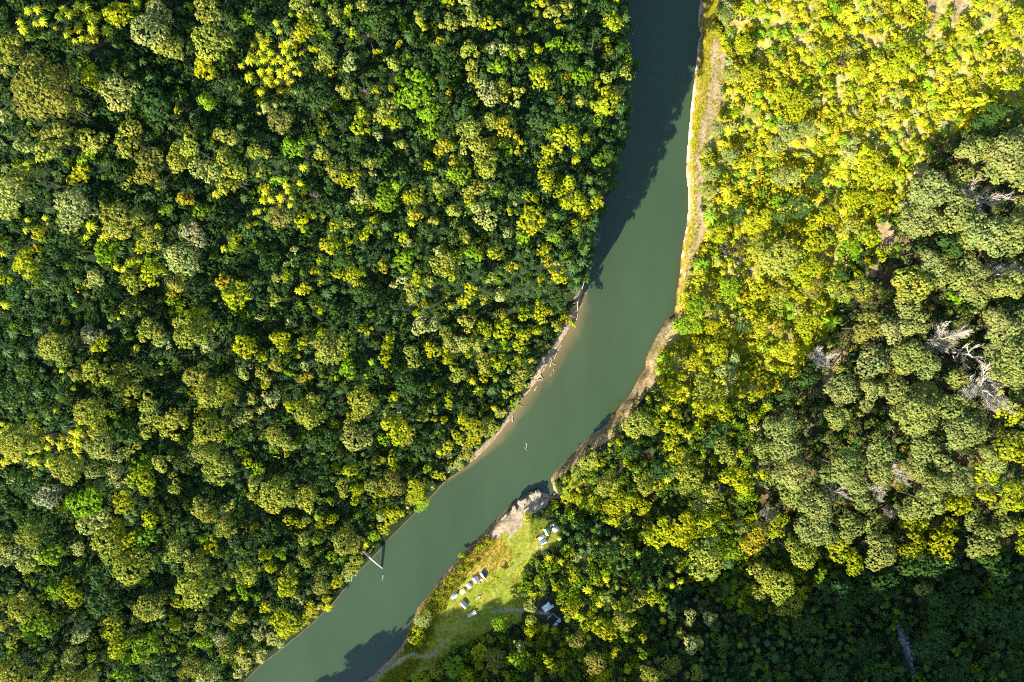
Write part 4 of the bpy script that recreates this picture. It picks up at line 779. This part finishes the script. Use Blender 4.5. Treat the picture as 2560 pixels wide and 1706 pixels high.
for k, tm in enumerate(BUSH):
    m = bb & (rgd.integers(0, 6, len(xg)) == k)
    CANOPY.put(tm, xg[m], yg[m], zg[m], rgd.uniform(.3, .62, m.sum()), rgd.uniform(0, 6, m.sum()), np.where((rgd.uniform(0, 1, m.sum()) < .6)[:, None], COL['y'], COL['g'])*rgd.uniform(.7, 1.1, (m.sum(), 1)))
_, na = CANOPY.build("forest_undergrowth", M_leaf, "dense mass of smaller trees and shrubs filling the forest between the big crowns", "undergrowth")
_, nb = UNDER.build("fern_undergrowth", M_frond, "mass of small ferns growing between the shrubs on the slopes", "ferns")
_, nc = GRASS.build("grass", M_grass, "rough yellow-green grass on the meadow and along the river banks", "grass")
print("stuff quads", na, nb, nc, "trees", len(TREES), "ferns", len(FERN))

# ------------------------------------------------------------------ things beside the trees
def at(px, py, h=0.0):
    """point of the land (or the water) that shows at px,py, h above it"""
    z = 3.0
    for _ in range(12):
        x, y = unproj(px, py, z); z = float(terrain(np.array([float(x)]), np.array([float(y)]))[0]); z = max(z, 0.0)+h
    return Vector((float(x), float(y), z))
M_white = plain_mat("white_canvas", (0.72, 0.70, 0.68), 0.7, 0.05, 2.0)
M_greyshadecv = plain_mat("grey_and_shaded_canvas", (0.42, 0.42, 0.45), 0.7, 0.08, 2.0)  # grey cloth, and the painted shade on the white tents' far slopes
M_greencv = plain_mat("green_canvas", (0.16, 0.42, 0.18), 0.7, 0.08, 2.0)
M_bluecv = plain_mat("blue_canvas", (0.03, 0.07, 0.22), 0.6, 0.1, 2.0)
M_tealcv = plain_mat("teal_canvas", (0.28, 0.42, 0.50), 0.6, 0.1, 2.0)
M_limecv = plain_mat("lime_canvas", (0.30, 0.42, 0.02), 0.6, 0.1, 2.0)
M_dark = plain_mat("dark_cloth", (0.02, 0.022, 0.03), 0.8, 0.2, 3.0)
M_orange = plain_mat("orange_cloth", (0.65, 0.13, 0.03), 0.7, 0.15, 3.0)
M_red = plain_mat("red_cloth", (0.50, 0.03, 0.03), 0.7, 0.15, 3.0)
M_yellow = plain_mat("yellow_cloth", (0.65, 0.45, 0.04), 0.7, 0.15, 3.0)
M_plank = plain_mat("weathered_plank", (0.50, 0.40, 0.34), 0.8, 0.2, 2.0, stretch=(1, 9, 9), bump=0.2)
M_plastic = plain_mat("white_plastic", (0.75, 0.75, 0.76), 0.4, 0.04, 2.0)
M_roofpale = plain_mat("pale_roof_iron", (0.48, 0.55, 0.60), 0.45, 0.18, 1.2, spec=0.6)
M_roofdark = plain_mat("dark_roof_iron", (0.012, 0.02, 0.021), 0.85, 0.25, 1.2, spec=0.1)
M_wall = plain_mat("hut_board", (0.12, 0.11, 0.09), 0.85, 0.2, 2.0)
M_gutter = plain_mat("gutter_metal", (0.42, 0.42, 0.42), 0.5, 0.1, 2.0, metal=0.3)
M_tank = plain_mat("tank_plastic", (0.30, 0.38, 0.46), 0.5, 0.08, 1.5)

def tent(px, py, w, l, h, rz, mats, label, group=None, style='ridge'):
    p = at(px, py); rz = rz-math.pi if rz > 1.5 else rz; w *= 1.1; l *= 1.1; h *= 1.05
    o = empty("tent", p, rz); tag(o, label, "tent", group)
    m = MB(); nu, nv = 10, 10; P = []
    for i in range(nu+1):
        u = -1+2*i/nu
        sw = 1-0.28*abs(u)**3; sh = (1-abs(u)**2.2*0.72) if style == 'dome' else (1-0.16*abs(u)**2)
        for j in range(nv+1):
            t = math.pi*j/nv; c = math.cos(t); s = math.sin(t)
            if style == 'ridge': yy = c*abs(c)**-0.0*w/2; zz = h*sh*(1-abs(c)**1.25)*0.98
            else: yy = c*w/2; zz = h*sh*s**0.85
            P.append((u*l/2, yy*sw, zz+0.01))
    fs = [(i*(nv+1)+j, i*(nv+1)+j+1, (i+1)*(nv+1)+j+1, (i+1)*(nv+1)+j) for i in range(nu) for j in range(nv)]
    m.add(P, fs); e0 = [j for j in range(nv+1)]; e1 = [nu*(nv+1)+j for j in range(nv+1)]
    m.f.append(tuple(e0)); m.f.append(tuple(e1[::-1])); m.m += [0, 0]
    if len(mats) > 1:                                   # far slope in a second colour; grey there paints shade onto white tents
        for k, f in enumerate(m.f):
            if sum(m.v[i][1] for i in f)/len(f) > 0.0: m.m[k] = 1
    m.build("fly", list(mats), o)
    d = MB(); hh = h*(0.84 if style != 'dome' else 0.28)
    a = l/2+0.012; ww = w*0.36
    d.add([(a, -ww*0.62, 0.03), (a, ww*0.62, 0.03), (a-.004, 0.0, hh*0.80)], [(0, 1, 2)]); d.add([(a+.015, -ww*0.62, 0.03), (a+.015, ww*0.62, 0.03), (a+.011, 0.0, hh*0.80)], [(0, 2, 1)])
    d.build("door", M_greyshadecv, o)
    for sx in (-1, 1):
        for sy in (-1, 1):
            g = MB(); g.bar((sx*l*.42, sy*w*.30, h*.45), (sx*(l*.5+.5), sy*(w*.5+.45), 0.0), .015, .015); g.build("guy_rope", M_white, o)
    return o
GT = "tents pitched on the meadow"
tent(1189.5, 1448.5, 2.3, 2.2, 1.55, 2.2, [M_white, M_greyshadecv], "large white tent with a shaded far side, upper right of the table camp", GT)
tent(1208.5, 1437, 2.0, 2.5, 1.35, 2.2, [M_white, M_bluecv], "dark blue tent with a white near edge, topmost in the table camp", GT)
tent(1172.5, 1464, 1.5, 2.1, 1.1, 2.45, [M_white], "small low white tent just above the upper picnic table", GT, 'dome')
tent(1159.5, 1511, 1.9, 2.6, 1.5, 2.3, [M_white, M_greyshadecv], "white tent with an orange bag beside it, below the other tents", GT)
tent(1367, 1329.5, 1.9, 2.5, 1.6, 2.05, [M_white, M_greencv], "green tent with one white side, middle of the upper tent cluster", GT)
tent(1388.5, 1322, 2.0, 2.4, 1.5, 0.62, [M_white, M_greyshadecv], "boxy white and lilac-grey tent at the top of the upper tent cluster", GT, 'dome')
tent(1352.5, 1343.5, 1.4, 2.2, 1.15, 0.66, [M_white, M_greyshadecv], "narrow white tent with an orange bag at its left end", GT, 'dome')
tent(1358.5, 1355.5, 1.6, 2.3, 1.3, 0.45, [M_white, M_tealcv], "white and steel-blue tent lowest in the upper tent cluster", GT)
tent(1399.5, 1345, 1.9, 2.0, 1.2, 0.4, [M_limecv], "lime green dome tent half in shade beside the forest", GT, 'dome')
tent(1135.5, 1489, 1.9, 2.5, 1.35, 0.70, [M_white, M_greyshadecv], "white awning tent at the left end of the tent row", GT)

def picnic_table(px, py, L, rz, label):
    p = at(px, py); o = empty("picnic_table", p, rz); tag(o, label, "picnic table", "wooden picnic tables on the meadow")
    m = MB()
    for k in range(5): m.box((0, -0.34+0.17*k, 0.74), (L, 0.15, 0.045))
    m.build("table_top", M_plank, o)
    for s in (-1, 1):
        b = MB(); b.box((0, s*0.80, 0.45), (L, 0.13, 0.045)); b.box((0, s*0.66, 0.45), (L, 0.13, 0.045)); b.build("bench", M_plank, o)
    for s in (-1, 1):
        g = MB(); x = s*(L/2-0.35)
        g.bar((x, -0.62, 0), (x, -0.22, 0.715), .09, .05); g.bar((x, 0.62, 0), (x, 0.22, 0.715), .09, .05); g.bar((x+.052, -0.86, 0.40), (x+.052, 0.86, 0.40), .045, .09)
        g.build("leg_frame", M_plank, o)
picnic_table(1157.5, 1478.5, 2.0, 0.62, "short pale wooden picnic table in the row of tents")
picnic_table(1179.5, 1534.5, 3.7, 0.50, "long pale wooden picnic table near the shaded edge of the meadow")
def chair(px, py, rz, label, mat=None, grp="folding chairs at the camp"):
    mat = mat or M_plastic; p = at(px, py); o = empty("folding_chair", p, rz); tag(o, label, "folding chair", grp)
    m = MB(); m.box((0, 0, .43), (.52, .50, .04)); m.build("seat", mat, o)
    m = MB(); m.bar((-.25, 0, .47), (-.42, 0, .95), .50, .035); m.build("backrest", mat, o)
    for sx in (-1, 1):
        for sy in (-1, 1):
            m = MB(); m.bar((sx*.22, sy*.22, .41), (sx*.27, sy*.24, 0), .03, .03); m.build("leg", M_gutter, o)
chair(1193.2, 1494.2, 0.6, "left chair of the white pair in the open grass")
chair(1197.6, 1492.6, 2.2, "right chair of the white pair in the open grass")
chair(1350.5, 1365.5, 0.8, "left chair of the pair below the steel-blue tent")
chair(1353.4, 1366.2, 2.0, "right chair of the pair below the steel-blue tent")
chair(1378.0, 1313.2, 0.6, "left white chair behind the lilac-grey tent")
chair(1382.6, 1311.6, 2.4, "right white chair behind the lilac-grey tent")
chair(1180.8, 1457.6, 2.2, "blue chair between the large and the low white tent", M_bluecv)
def bag(px, py, s, mat, label):
    p = at(px, py); o = empty("bag", p, random.uniform(0, 3)); tag(o, label, "bag", "bags of camping gear")
    m = MB(); m.lathe([(.30*s, 0.0), (.42*s, .12*s), (.44*s, .34*s), (.34*s, .52*s), (.14*s, .60*s), (.07*s, .66*s)], 12); m.build("sack", mat, o)
    m = MB(); m.lathe([(.09*s, .60*s), (.16*s, .70*s), (.05*s, .74*s)], 8); m.build("neck", mat, o)
bag(1150.5, 1510.5, 1.0, M_orange, "orange bag against the lowest white tent")
bag(1340.8, 1346.0, 1.0, M_orange, "orange bag at the end of the narrow white tent")
bag(1202.0, 1445.0, 0.9, M_red, "red bag between the white and dark blue tents")
bag(1204.5, 1450.0, 0.9, M_plastic, "white bag between the white and dark blue tents")
bag(1199.8, 1458.5, 0.8, M_yellow, "yellow bag in front of the dark blue tent")
bag(1196.5, 1554.5, 0.8, M_red, "red bag in the shaded grass by the forest")
bag(1146.0, 1477.5, 0.7, M_dark, "dark bag next to the short picnic table")
def camp_table(px, py, rz, label):
    p = at(px, py); o = empty("camp_table", p, rz); tag(o, label, "camp table")
    m = MB(); m.box((0, 0, .7), (1.5, .8, .04)); m.build("table_top", M_dark, o)
    for sx in (-1, 1):
        for sy in (-1, 1):
            m = MB(); m.bar((sx*.65, sy*.3, .68), (sx*.7, sy*.34, 0), .035, .035); m.build("leg", M_gutter, o)
camp_table(1396.5, 1331.5, 0.7, "dark folding table between the lilac-grey and lime tents")
def post(px, py, h, label):
    p = at(px, py); m = MB(); m.tube([(0, 0, -.2), (0, 0, h*.6), (0.02, 0, h)], [.07, .065, .06], 8); o = m.build("post", M_plank); o.location = p; tag(o, label, "post")
post(1157.0, 1541.0, 1.1, "short post in the grass left of the long picnic table")

# ---- the two small roofs in the trees and the tanks
def corrugated(m, L, Wd, z0, z1, y0, y1, n=22, t=0.03):
    """one roof slope from the eave (y0,z0) to the ridge (y1,z1), ribbed along the slope"""
    vs = []; fs = []
    for i in range(n*2+1):
        x = -L/2+L*i/(n*2); d = 0.03*(i % 2)
        vs += [(x, y0, z0+d), (x, y1, z1+d), (x, y0, z0+d-t), (x, y1, z1+d-t)]
    for i in range(n*2):
        a = i*4; b = a+4; fs += [(a, b, b+1, a+1), (a+2, a+3, b+3, b+2), (a, a+2, b+2, b), (a+1, b+1, b+3, a+3)]
    fs += [(0, 1, 3, 2), (n*8, n*8+2, n*8+3, n*8+1)]; m.add(vs, fs)
p = at(1367, 1513); o = empty("cooking_shelter", (p.x, p.y, p.z), 0.66); tag(o, "open shelter with a pale blue-grey iron roof among the trees", "shelter")
m = MB(); corrugated(m, 3.5, 2.6, 2.35, 2.75, -1.30, -0.02, 14); m.build("roof", M_roofpale, o)
m = MB(); corrugated(m, 3.5, 2.6, 2.35, 2.75, 1.30, 0.02, 14); m.build("roof", M_roofpale, o)
m = MB(); m.box((0, 0, 2.80), (3.5, .22, .03)); m.build("ridge_cap", M_gutter, o)
for sx in (-1, 1):
    for sy in (-1, 1):
        m = MB(); m.box((sx*1.5, sy*1.05, 1.16), (.12, .12, 2.33)); m.build("post", M_wall, o)
m = MB(); m.box((0, .4, .8), (2.2, .7, .06)); m.box((-1.0, .4, .39), (.08, .6, .76)); m.box((1.0, .4, .39), (.08, .6, .76)); m.build("bench", M_plank, o)
p = at(1381.5, 1514); o = empty("drum", p); tag(o, "small white drum at the right corner of the pale roof", "drum")
m = MB(); m.lathe([(.40, 0), (.42, .3), (.40, .6), (.42, .9), (.38, 1.2), (.12, 1.26)], 18); m.build("body", M_plastic, o)
m = MB(); m.lathe([(.10, 1.26), (.10, 1.33), (.03, 1.34)], 10); m.build("cap", M_plastic, o)
p = at(1381, 1543); o = empty("hut", p, 0.80); tag(o, "dark green iron roofed hut with pale edges beside two round tanks", "hut")
m = MB()
for (c, d) in (((0, 1.25, 1.15), (3.0, .1, 2.3)), ((0, -1.25, 1.15), (3.0, .1, 2.3)), ((1.45, 0, 1.15), (.1, 2.4, 2.3)), ((-1.45, 0, 1.15), (.1, 2.4, 2.3))): m.box(c, d)
m.build("wall", M_wall, o)
m = MB(); corrugated(m, 3.5, 3, 2.42, 2.85, -1.5, -.02, 14); m.build("roof", M_roofdark, o)
m = MB(); corrugated(m, 3.5, 3, 2.42, 2.85, 1.5, .02, 14); m.build("roof", M_roofdark, o)
m = MB(); m.box((0, -1.56, 2.36), (3.6, .10, .10)); m.build("gutter", M_gutter, o)
m = MB(); m.box((0, 1.54, 2.47), (3.6, .07, .06)); m.build("gutter", M_gutter, o)
m = MB(); m.bar((1.79, -1.5, 2.46), (1.79, 0, 2.90), .07, .08); m.bar((1.79, 1.5, 2.46), (1.79, 0, 2.90), .07, .08); m.build("barge_board", M_gutter, o)
m = MB(); m.box((-.6, 1.315, 1.0), (.8, .03, 2.0)); d = m.build("door", M_plank, o); m = MB(); m.box((-.32, 1.345, 1.0), (.04, .03, .14)); m.build("handle", M_gutter, d)
def tank(px, py, label, pipe):
    p = at(px, py, 0); o = empty("water_tank", p, 0.8); tag(o, label, "water tank", "rainwater tanks behind the hut")
    m = MB(); prof = []
    for k in range(9): prof += [(.72, k*.2), (.76, k*.2+.1)]
    m.lathe(prof+[(.70, 1.85), (.45, 1.98), (.20, 2.05)], 26); m.build("body", M_tank, o)
    m = MB(); m.lathe([(.19, 2.05), (.19, 2.12), (.05, 2.14)], 14); m.build("lid", M_dark, o)
    if pipe: m = MB(); m.tube([(-.4, .9, 2.3), (-.1, .5, 2.26), (.25, .1, 2.2)], [.05]*3, 8); m.build("inlet_pipe", M_plastic, o)
tank(1396.5, 1548, "round blue-grey water tank with a white pipe across it", True)
tank(1388.6, 1555.8, "round blue-grey water tank with a black central lid", False)

# ---- logs, driftwood and the leaning trunk over the river
def log(a, b, r, label, za=0.12, zb=0.12, n=0, name="driftwood_log", mat=None, bend=0.3, grp="driftwood along the left bank"):
    A = at(*a); B = at(*b); A.z += za; B.z += zb; c = (A+B)/2; D = B-A; L = D.length
    q = Vector((-D.y, D.x, 0)).normalized()*bend*random.uniform(-1, 1)
    m = MB(); k = 7
    pts = [A-c+D*(i/k)+q*math.sin(math.pi*i/k)+Vector((random.uniform(-.04, .04), random.uniform(-.04, .04), 0)) for i in range(k+1)]
    m.tube(pts, [r*(1.25-0.75*i/k)*random.uniform(.92, 1.1) for i in range(k+1)], 8)
    for i in range(n):
        t = random.uniform(.35, .95); s = A-c+D*t; ang = random.uniform(-1.2, 1.2); d = Matrix.Rotation(ang, 3, 'Z') @ D.normalized()
        l = L*random.uniform(.15, .32); m.tube([s, s+d*l*.5+Vector((0, 0, .15)), s+d*l+Vector((0, 0, random.uniform(.1, .5)))], [r*.5, r*.35, r*.15], 5)
    o = m.build(name, mat or M_drift, None, True); o.location = c
    tag(o, label, "log" if name != "leaning_trunk" else "tree trunk", grp); return o
log((1487.5,589), (1491,604), .16, "upright stick of the shaded log tangle off the left bank", n=2)
log((1490.5,597), (1500,602.5), .17, "lower right loop of the shaded log tangle", n=1)
log((1497,588.5), (1500.5,601), .15, "right-hand stick of the shaded log tangle", n=1)
log((1490,604), (1486,620), .15, "stick pointing down from the shaded log tangle")
log((1482.5,609), (1480,627), .18, "detached log just left below the shaded log tangle")
log((1454.5,723), (1464,678), .22, "longest pale log lying along the shaded left bank", bend=.5)
log((1459,714), (1465.5,686), .14, "thin pole beside the longest shaded log")
log((1461,735.5), (1467.5,731), .14, "short stick standing off in the shaded shallows", n=2)
log((1444.6,776), (1448,745), .20, "log at the upper end of the sunlit beach, bent slightly", bend=.4)
log((1441,800), (1444.8,772), .17, "log on the beach below the slightly bent one")
log((1449,770), (1458,758), .12, "slanting stick in the shallows at the beach's upper end", n=2)
log((1386.6,872.5), (1405,853), .17, "pale log at the top of the driftwood pile", n=2)
log((1395,877), (1404.5,859), .14, "stick on the water side of the driftwood pile's top", n=1)
log((1375,917), (1379.5,895), .19, "upright thick log in the driftwood pile's lower half", n=1)
log((1378,893), (1393,884), .16, "slanting log across the middle of the driftwood pile", n=3)
log((1386,897), (1391.5,881), .13, "thin log in the middle of the driftwood pile", n=2)
log((1381,907), (1390,911), .12, "level stick reaching into the water below the pile", n=2)
log((1383,922), (1384.5,931), .12, "short curved stick in the shallows below the pile", bend=.5)
log((1376.5,941), (1380,932), .11, "short straight stick in the shallows below the pile")
log((1344,950.5), (1357,951.5), .18, "level log on the narrow grey sand", n=2)
log((1351,937), (1357.5,949), .20, "root stump log on the narrow grey sand", n=3)
log((1336.5,977), (1342.8,965), .20, "lone log at the water's edge on the grey sand")
log((1298,1012), (1307,1016), .14, "short log at the beach's lower end", n=1)
log((1281.8,1054), (1283.4,1038), .26, "thick pale stump log where the beach ends")
log((608,1681), (651.5,1650.5), .30, "long pale log lying along the bank at the bottom edge", bend=.3)
log((614.5,1687.5), (627.5,1669), .24, "short log forking from the long beached one")
log((958.6,1437), (956.4,1451), .16, "white snag tip sticking out of the river", za=-.1, zb=.2, n=2, grp="snags in the river")
log((1315,1106), (1314,1124), .14, "snag breaking the surface in mid river", za=.0, zb=.1, n=3, grp="snags in the river")
log((1566.6,491), (1567.4,496), .16, "small pale floating branch in the river's dark shadow", n=1, grp="snags in the river")
A = at(957.5, 1423.5); A.z = -0.6; B = Vector((*[float(v) for v in unproj(909, 1378, 6.5)], 6.5)); c = (A+B)/2
m = MB(); k = 9; m.tube([A-c+(B-A)*(i/k)+Vector((0, 0, .35*math.sin(math.pi*i/k))) for i in range(k+1)], [.30+.035*i for i in range(k+1)], 9)
o = empty("leaning_trunk", c); tag(o, "bare pale trunk leaning from the left bank down into the river", "tree trunk")
m.build("trunk", M_drift, o, True)
m = MB()
for t, a, l in ((.80, 2.5, 1.0), (.86, -2.4, .8), (.93, 2.7, 1.2)):
    s = A-c+(B-A)*t; d = Matrix.Rotation(a, 3, 'Z') @ (B-A).normalized(); m.tube([s, s+d*l*.6+Vector((0, 0, .5)), s+d*l+Vector((0, 0, .7))], [.14, .09, .03], 6)
m.build("broken_branch", M_drift, o, True)
log((2187,1054), (2258,1079), .34, "fallen grey log on the forest floor among grey-green trees", za=2.0, zb=2.6, n=4, grp="fallen logs", name="fallen_log", mat=M_dead)

# ---- bleached dead trees
def dead_tree(px, py, Rpx, H, lean, label, fuzzy=1, thick=1.0, seed=0):
    rd = random.Random(seed); z = 30.0
    for _ in range(14):
        x, y = unproj(px, py, z); g = float(terrain(np.array([float(x)]), np.array([float(y)]))[0]); z = .5*z+.5*(g+(H+6)*.75)
    H += 6.0; R = Rpx*(CAM_H-z)/F; bx = -lean[0]*R; by = -lean[1]*R
    o = empty("dead_tree", (float(x)+bx, float(y)+by, g)); tag(o, label, "dead tree", "bleached dead trees")
    t = MB(); top = Vector((-bx*.85, -by*.85, H*.72)); t.tube([(0, 0, -1), top*.35+Vector((0, 0, H*.08)), top*.7, top], [.34*thick, .27*thick, .22*thick, .15*thick], 8); t.build("trunk", M_dead, o, True)
    tw = MB()
    n1 = 8; ends = []
    for i in range(n1):
        a = 2*math.pi*i/n1+rd.uniform(-.35, .35); f = rd.uniform(.32, 1.0); s = top*f
        d = Vector((math.cos(a)*R*rd.uniform(.6, 1.0)+lean[0]*R*.4, math.sin(a)*R*rd.uniform(.6, 1.0)+lean[1]*R*.4, H*rd.uniform(.08, .3)))
        mid = s+d*.5+Vector((rd.uniform(-.6, .6), rd.uniform(-.6, .6), rd.uniform(-.2, .8))); e = s+d
        b = MB(); b.tube([s, mid, e], [.15*thick, .11*thick, .05], 6)
        for j in range(5+fuzzy*2):
            q = rd.uniform(.25, 1.0); s2 = s.lerp(mid, q*2) if q < .5 else mid.lerp(e, q*2-1)
            d2 = (Matrix.Rotation(rd.uniform(-1.1, 1.1), 3, 'Z') @ d.normalized())*R*rd.uniform(.22, .42)+Vector((0, 0, rd.uniform(0, 1.2)))
            m2 = s2+d2*.5+Vector((rd.uniform(-.3, .3), rd.uniform(-.3, .3), .2)); b.tube([s2, m2, s2+d2], [.085*thick, .06, .03], 5)
            for k in range(3+fuzzy*3):
                s3 = s2.lerp(s2+d2, rd.uniform(.3, 1)); d3 = (Matrix.Rotation(rd.uniform(-1.3, 1.3), 3, 'Z') @ d2.normalized())*R*rd.uniform(.08, .2)+Vector((0, 0, rd.uniform(-.1, .7)))
                b.tube([s3, s3+d3], [.045, .028], 3, False)
        b.build("branch", M_dead, o)
        ends.append((s, mid, e))
    if fuzzy:
        rn = np.random.default_rng(seed+900); P = []
        for s, mid, e in ends:
            n = 110*fuzzy; q = rn.uniform(.15, 1.05, n); a = np.array(s); b_ = np.array(mid); c_ = np.array(e)
            pt = np.where((q < .5)[:, None], a+(b_-a)*(q*2)[:, None], b_+(c_-b_)*(q*2-1)[:, None])
            P.append(pt+rn.normal(0, R*.13, (n, 3))*np.array((1, 1, .6)))
        P = np.concatenate(P); n = len(P); d = rand_unit(rn, n)*np.array((1, 1, .7))+(P/np.linalg.norm(P, axis=1, keepdims=True))*.5
        u = np.cross(d, rand_unit(rn, n)); u /= np.linalg.norm(u, axis=1, keepdims=True); w = .026*u; l = d*rn.uniform(.35, .8, (n, 1))
        link(bpy.data.objects.new("twigs", quad_mesh("twigs", np.stack([P-w, P+w, P+l+w*.5, P+l-w*.5], 1), None, [M_dead])), o)["kind"] = "stuff"
dead_tree(2462, 490, 50, 15, (.35, .25), "large bleached dead tree with long limbs reaching to the right", 2, 1.1, 1)
dead_tree(2362, 846, 46, 13, (-.1, .1), "fuzzy pale dead tree with fine twigs above the crooked one", 3, .8, 2)
dead_tree(2430, 888, 40, 12, (.1, -.2), "crooked thick-limbed dead tree with yellow-lichened branches", 0, 1.5, 3)
dead_tree(2470, 978, 66, 16, (-.35, .05), "largest bleached dead tree, its trunk pointing to the right edge", 3, 1.3, 4)
dead_tree(2500, 668, 26, 11, (-.1, .2), "small white dead tree, left one of the pair near the right edge", 1, 1.0, 5)
dead_tree(2544, 683, 22, 11, (.1, -.2), "small white dead tree, right one of the pair near the right edge", 1, 1.0, 6)
dead_tree(2056, 896, 28, 10, (0, 0), "grey twiggy dead tree beside a tan track", 3, .7, 7)
dead_tree(2092, 1232, 26, 11, (.2, -.3), "thin dead tree between grey-green crowns, leaning down right", 1, .8, 8)
dead_tree(2205, 1232, 26, 11, (-.2, 0), "pinkish bare dead tree between broad grey-green crowns", 2, .8, 9)
dead_tree(2258, 1190, 22, 11, (.1, -.3), "small dead tree with rusty leaf clumps just above the pinkish one", 1, .8, 10)
dead_tree(1928, 1290, 22, 9, (-.1, .1), "pale twiggy dead tree above the shaded ravine", 2, .8, 11)
dead_tree(2236, 1285, 18, 9, (0, 0), "small pale twiggy dead tree, lowest of the bare ones", 2, .7, 12)
dead_tree(2290, 498, 12, 12, (0, .1), "tiny white forked dead tree poking through grey-green crowns", 0, 1.0, 13)

# ---- spiky cabbage trees
CT = [(1811,615),(1839,622),(1863,603),(1873,677),(1824,640),(1846,648),(1808,634),(2072,574),(922,97),(912,234),(828,596),(787,495),(487,1144),(1623,1134),(1808,1223),(1740,1044),(2269,338),(2100,160),(1947,136),(1950,1364)]
CM = [quad_mesh("leaf_head", *blade_quads(46, 2.3, np.random.default_rng(400+i), 0.13, 1.15), [M_leaf]) for i in range(3)]
cl = make_labels([(a, b, "", 'x') for a, b in CT], "cabbage tree") if 'x' in CW else None
CW['x'] = "spiky bronze-green"; cl = make_labels([(a, b, "", 'x') for a, b in CT], "cabbage tree")
m = MB(); m.tube([(0, 0, -6), (.05, 0, -3), (0, 0, .05)], [.16, .12, .1], 6); CTm = bpy.data.meshes.new("trunk"); CTm.from_pydata(m.v, [], m.f); CTm.materials.append(M_bark)
for i, (a, b) in enumerate(CT):
    xx, yy, zz = seat(np.array([a]), np.array([b]), lambda z: 5.0 if a > 1500 else 8.0)
    o = empty("cabbage_tree", (xx[0], yy[0], zz[0]+(4.6 if a > 1500 else 7.6)), random.uniform(0, 6)); o.scale = (.95,)*3; tag(o, cl[i], "cabbage tree", "spiky cabbage trees")
    h_ = link(bpy.data.objects.new("leaf_head", CM[i % 3]), o); h_.color = (.085, .085, .022, 1); link(bpy.data.objects.new("trunk", CTm), o)

# ---- rocks of the outcrop by the creek mouth
def rock(px, py, rx, ry, rzz, rot, label, seed, mat=None, grp="pale rocks by the creek mouth"):
    p = at(px, py); m = MB(); n, k = 16, 9; vs = []
    rd = np.random.default_rng(seed); ph = rd.uniform(0, 9, 6)
    for i in range(k+1):
        t = math.pi*i/k
        for j in range(n):
            a = 2*math.pi*j/n; d = Vector((math.sin(t)*math.cos(a), math.sin(t)*math.sin(a), math.cos(t)))
            s = 1+.20*math.sin(3*a+ph[0])*math.sin(t)+.14*math.sin(5*a+2*t+ph[1])+.09*math.sin(9*a-4*t+ph[2]); zz = max(-.5, min(.62, d.z*s))
            vs.append((d.x*s*rx, d.y*s*ry, zz*rzz+.05*math.sin(7*d.x+ph[3])*math.sin(6*d.y+ph[4])))
    m.add(vs, [(i*n+j, i*n+(j+1) % n, (i+1)*n+(j+1) % n, (i+1)*n+j) for i in range(k) for j in range(n)])
    o = m.build("rock", mat or M_rock); o.location = p+Vector((0, 0, rzz*.1)); o.rotation_euler = (0, 0, rot); tag(o, label, "rock", grp)
rock(1338, 1243, 2.3, 3.0, 1.7, -.4, "largest pale rock slab at the tip of the outcrop", 1)
rock(1360, 1240, 1.6, 1.2, 1.0, .3, "pale rock at the creek side of the outcrop", 2)
rock(1306, 1256, 2.2, 1.4, 1.3, .5, "pale slab with grassy edges left of the largest rock", 3)
rock(1285, 1275, 1.1, 1.7, 1.2, -.2, "narrow yellowish rock on the river side of the outcrop", 4)
rock(1318, 1275, 1.5, 1.1, .8, .7, "low dark-cracked rock in the middle of the outcrop", 5)
rock(1350, 1262, 2.2, .7, .8, .85, "long ridge rock along the outcrop's inner side", 6)
rock(1262, 1293, 1.7, .8, .9, .75, "lowest rock ledge of the outcrop by the water", 7)
rock(1385, 1236, .5, .4, .4, 0, "small grey rock at the creek mouth", 8, M_stone)
rs = np.random.default_rng(77); SB = MB()
cx = [(2240,1560),(2262,1598),(2280,1640),(2288,1690)]
for i in range(70):
    t = rs.uniform(0, 2.999); a, b = cx[int(t)], cx[int(t)+1]; f = t-int(t)
    p = at(a[0]+(b[0]-a[0])*f+rs.uniform(-9, 9), a[1]+(b[1]-a[1])*f+rs.uniform(-5, 5)); r_ = rs.uniform(.2, .7)
    SB.lathe([(r_*.7, -.1), (r_, r_*.25), (r_*.75, r_*.6), (r_*.25, r_*.75)], 7, (p.x, p.y, p.z))
tag(SB.build("stream_stones", M_stone), "grey stones strewn along the shaded stream bed", "stones", kind="stuff")
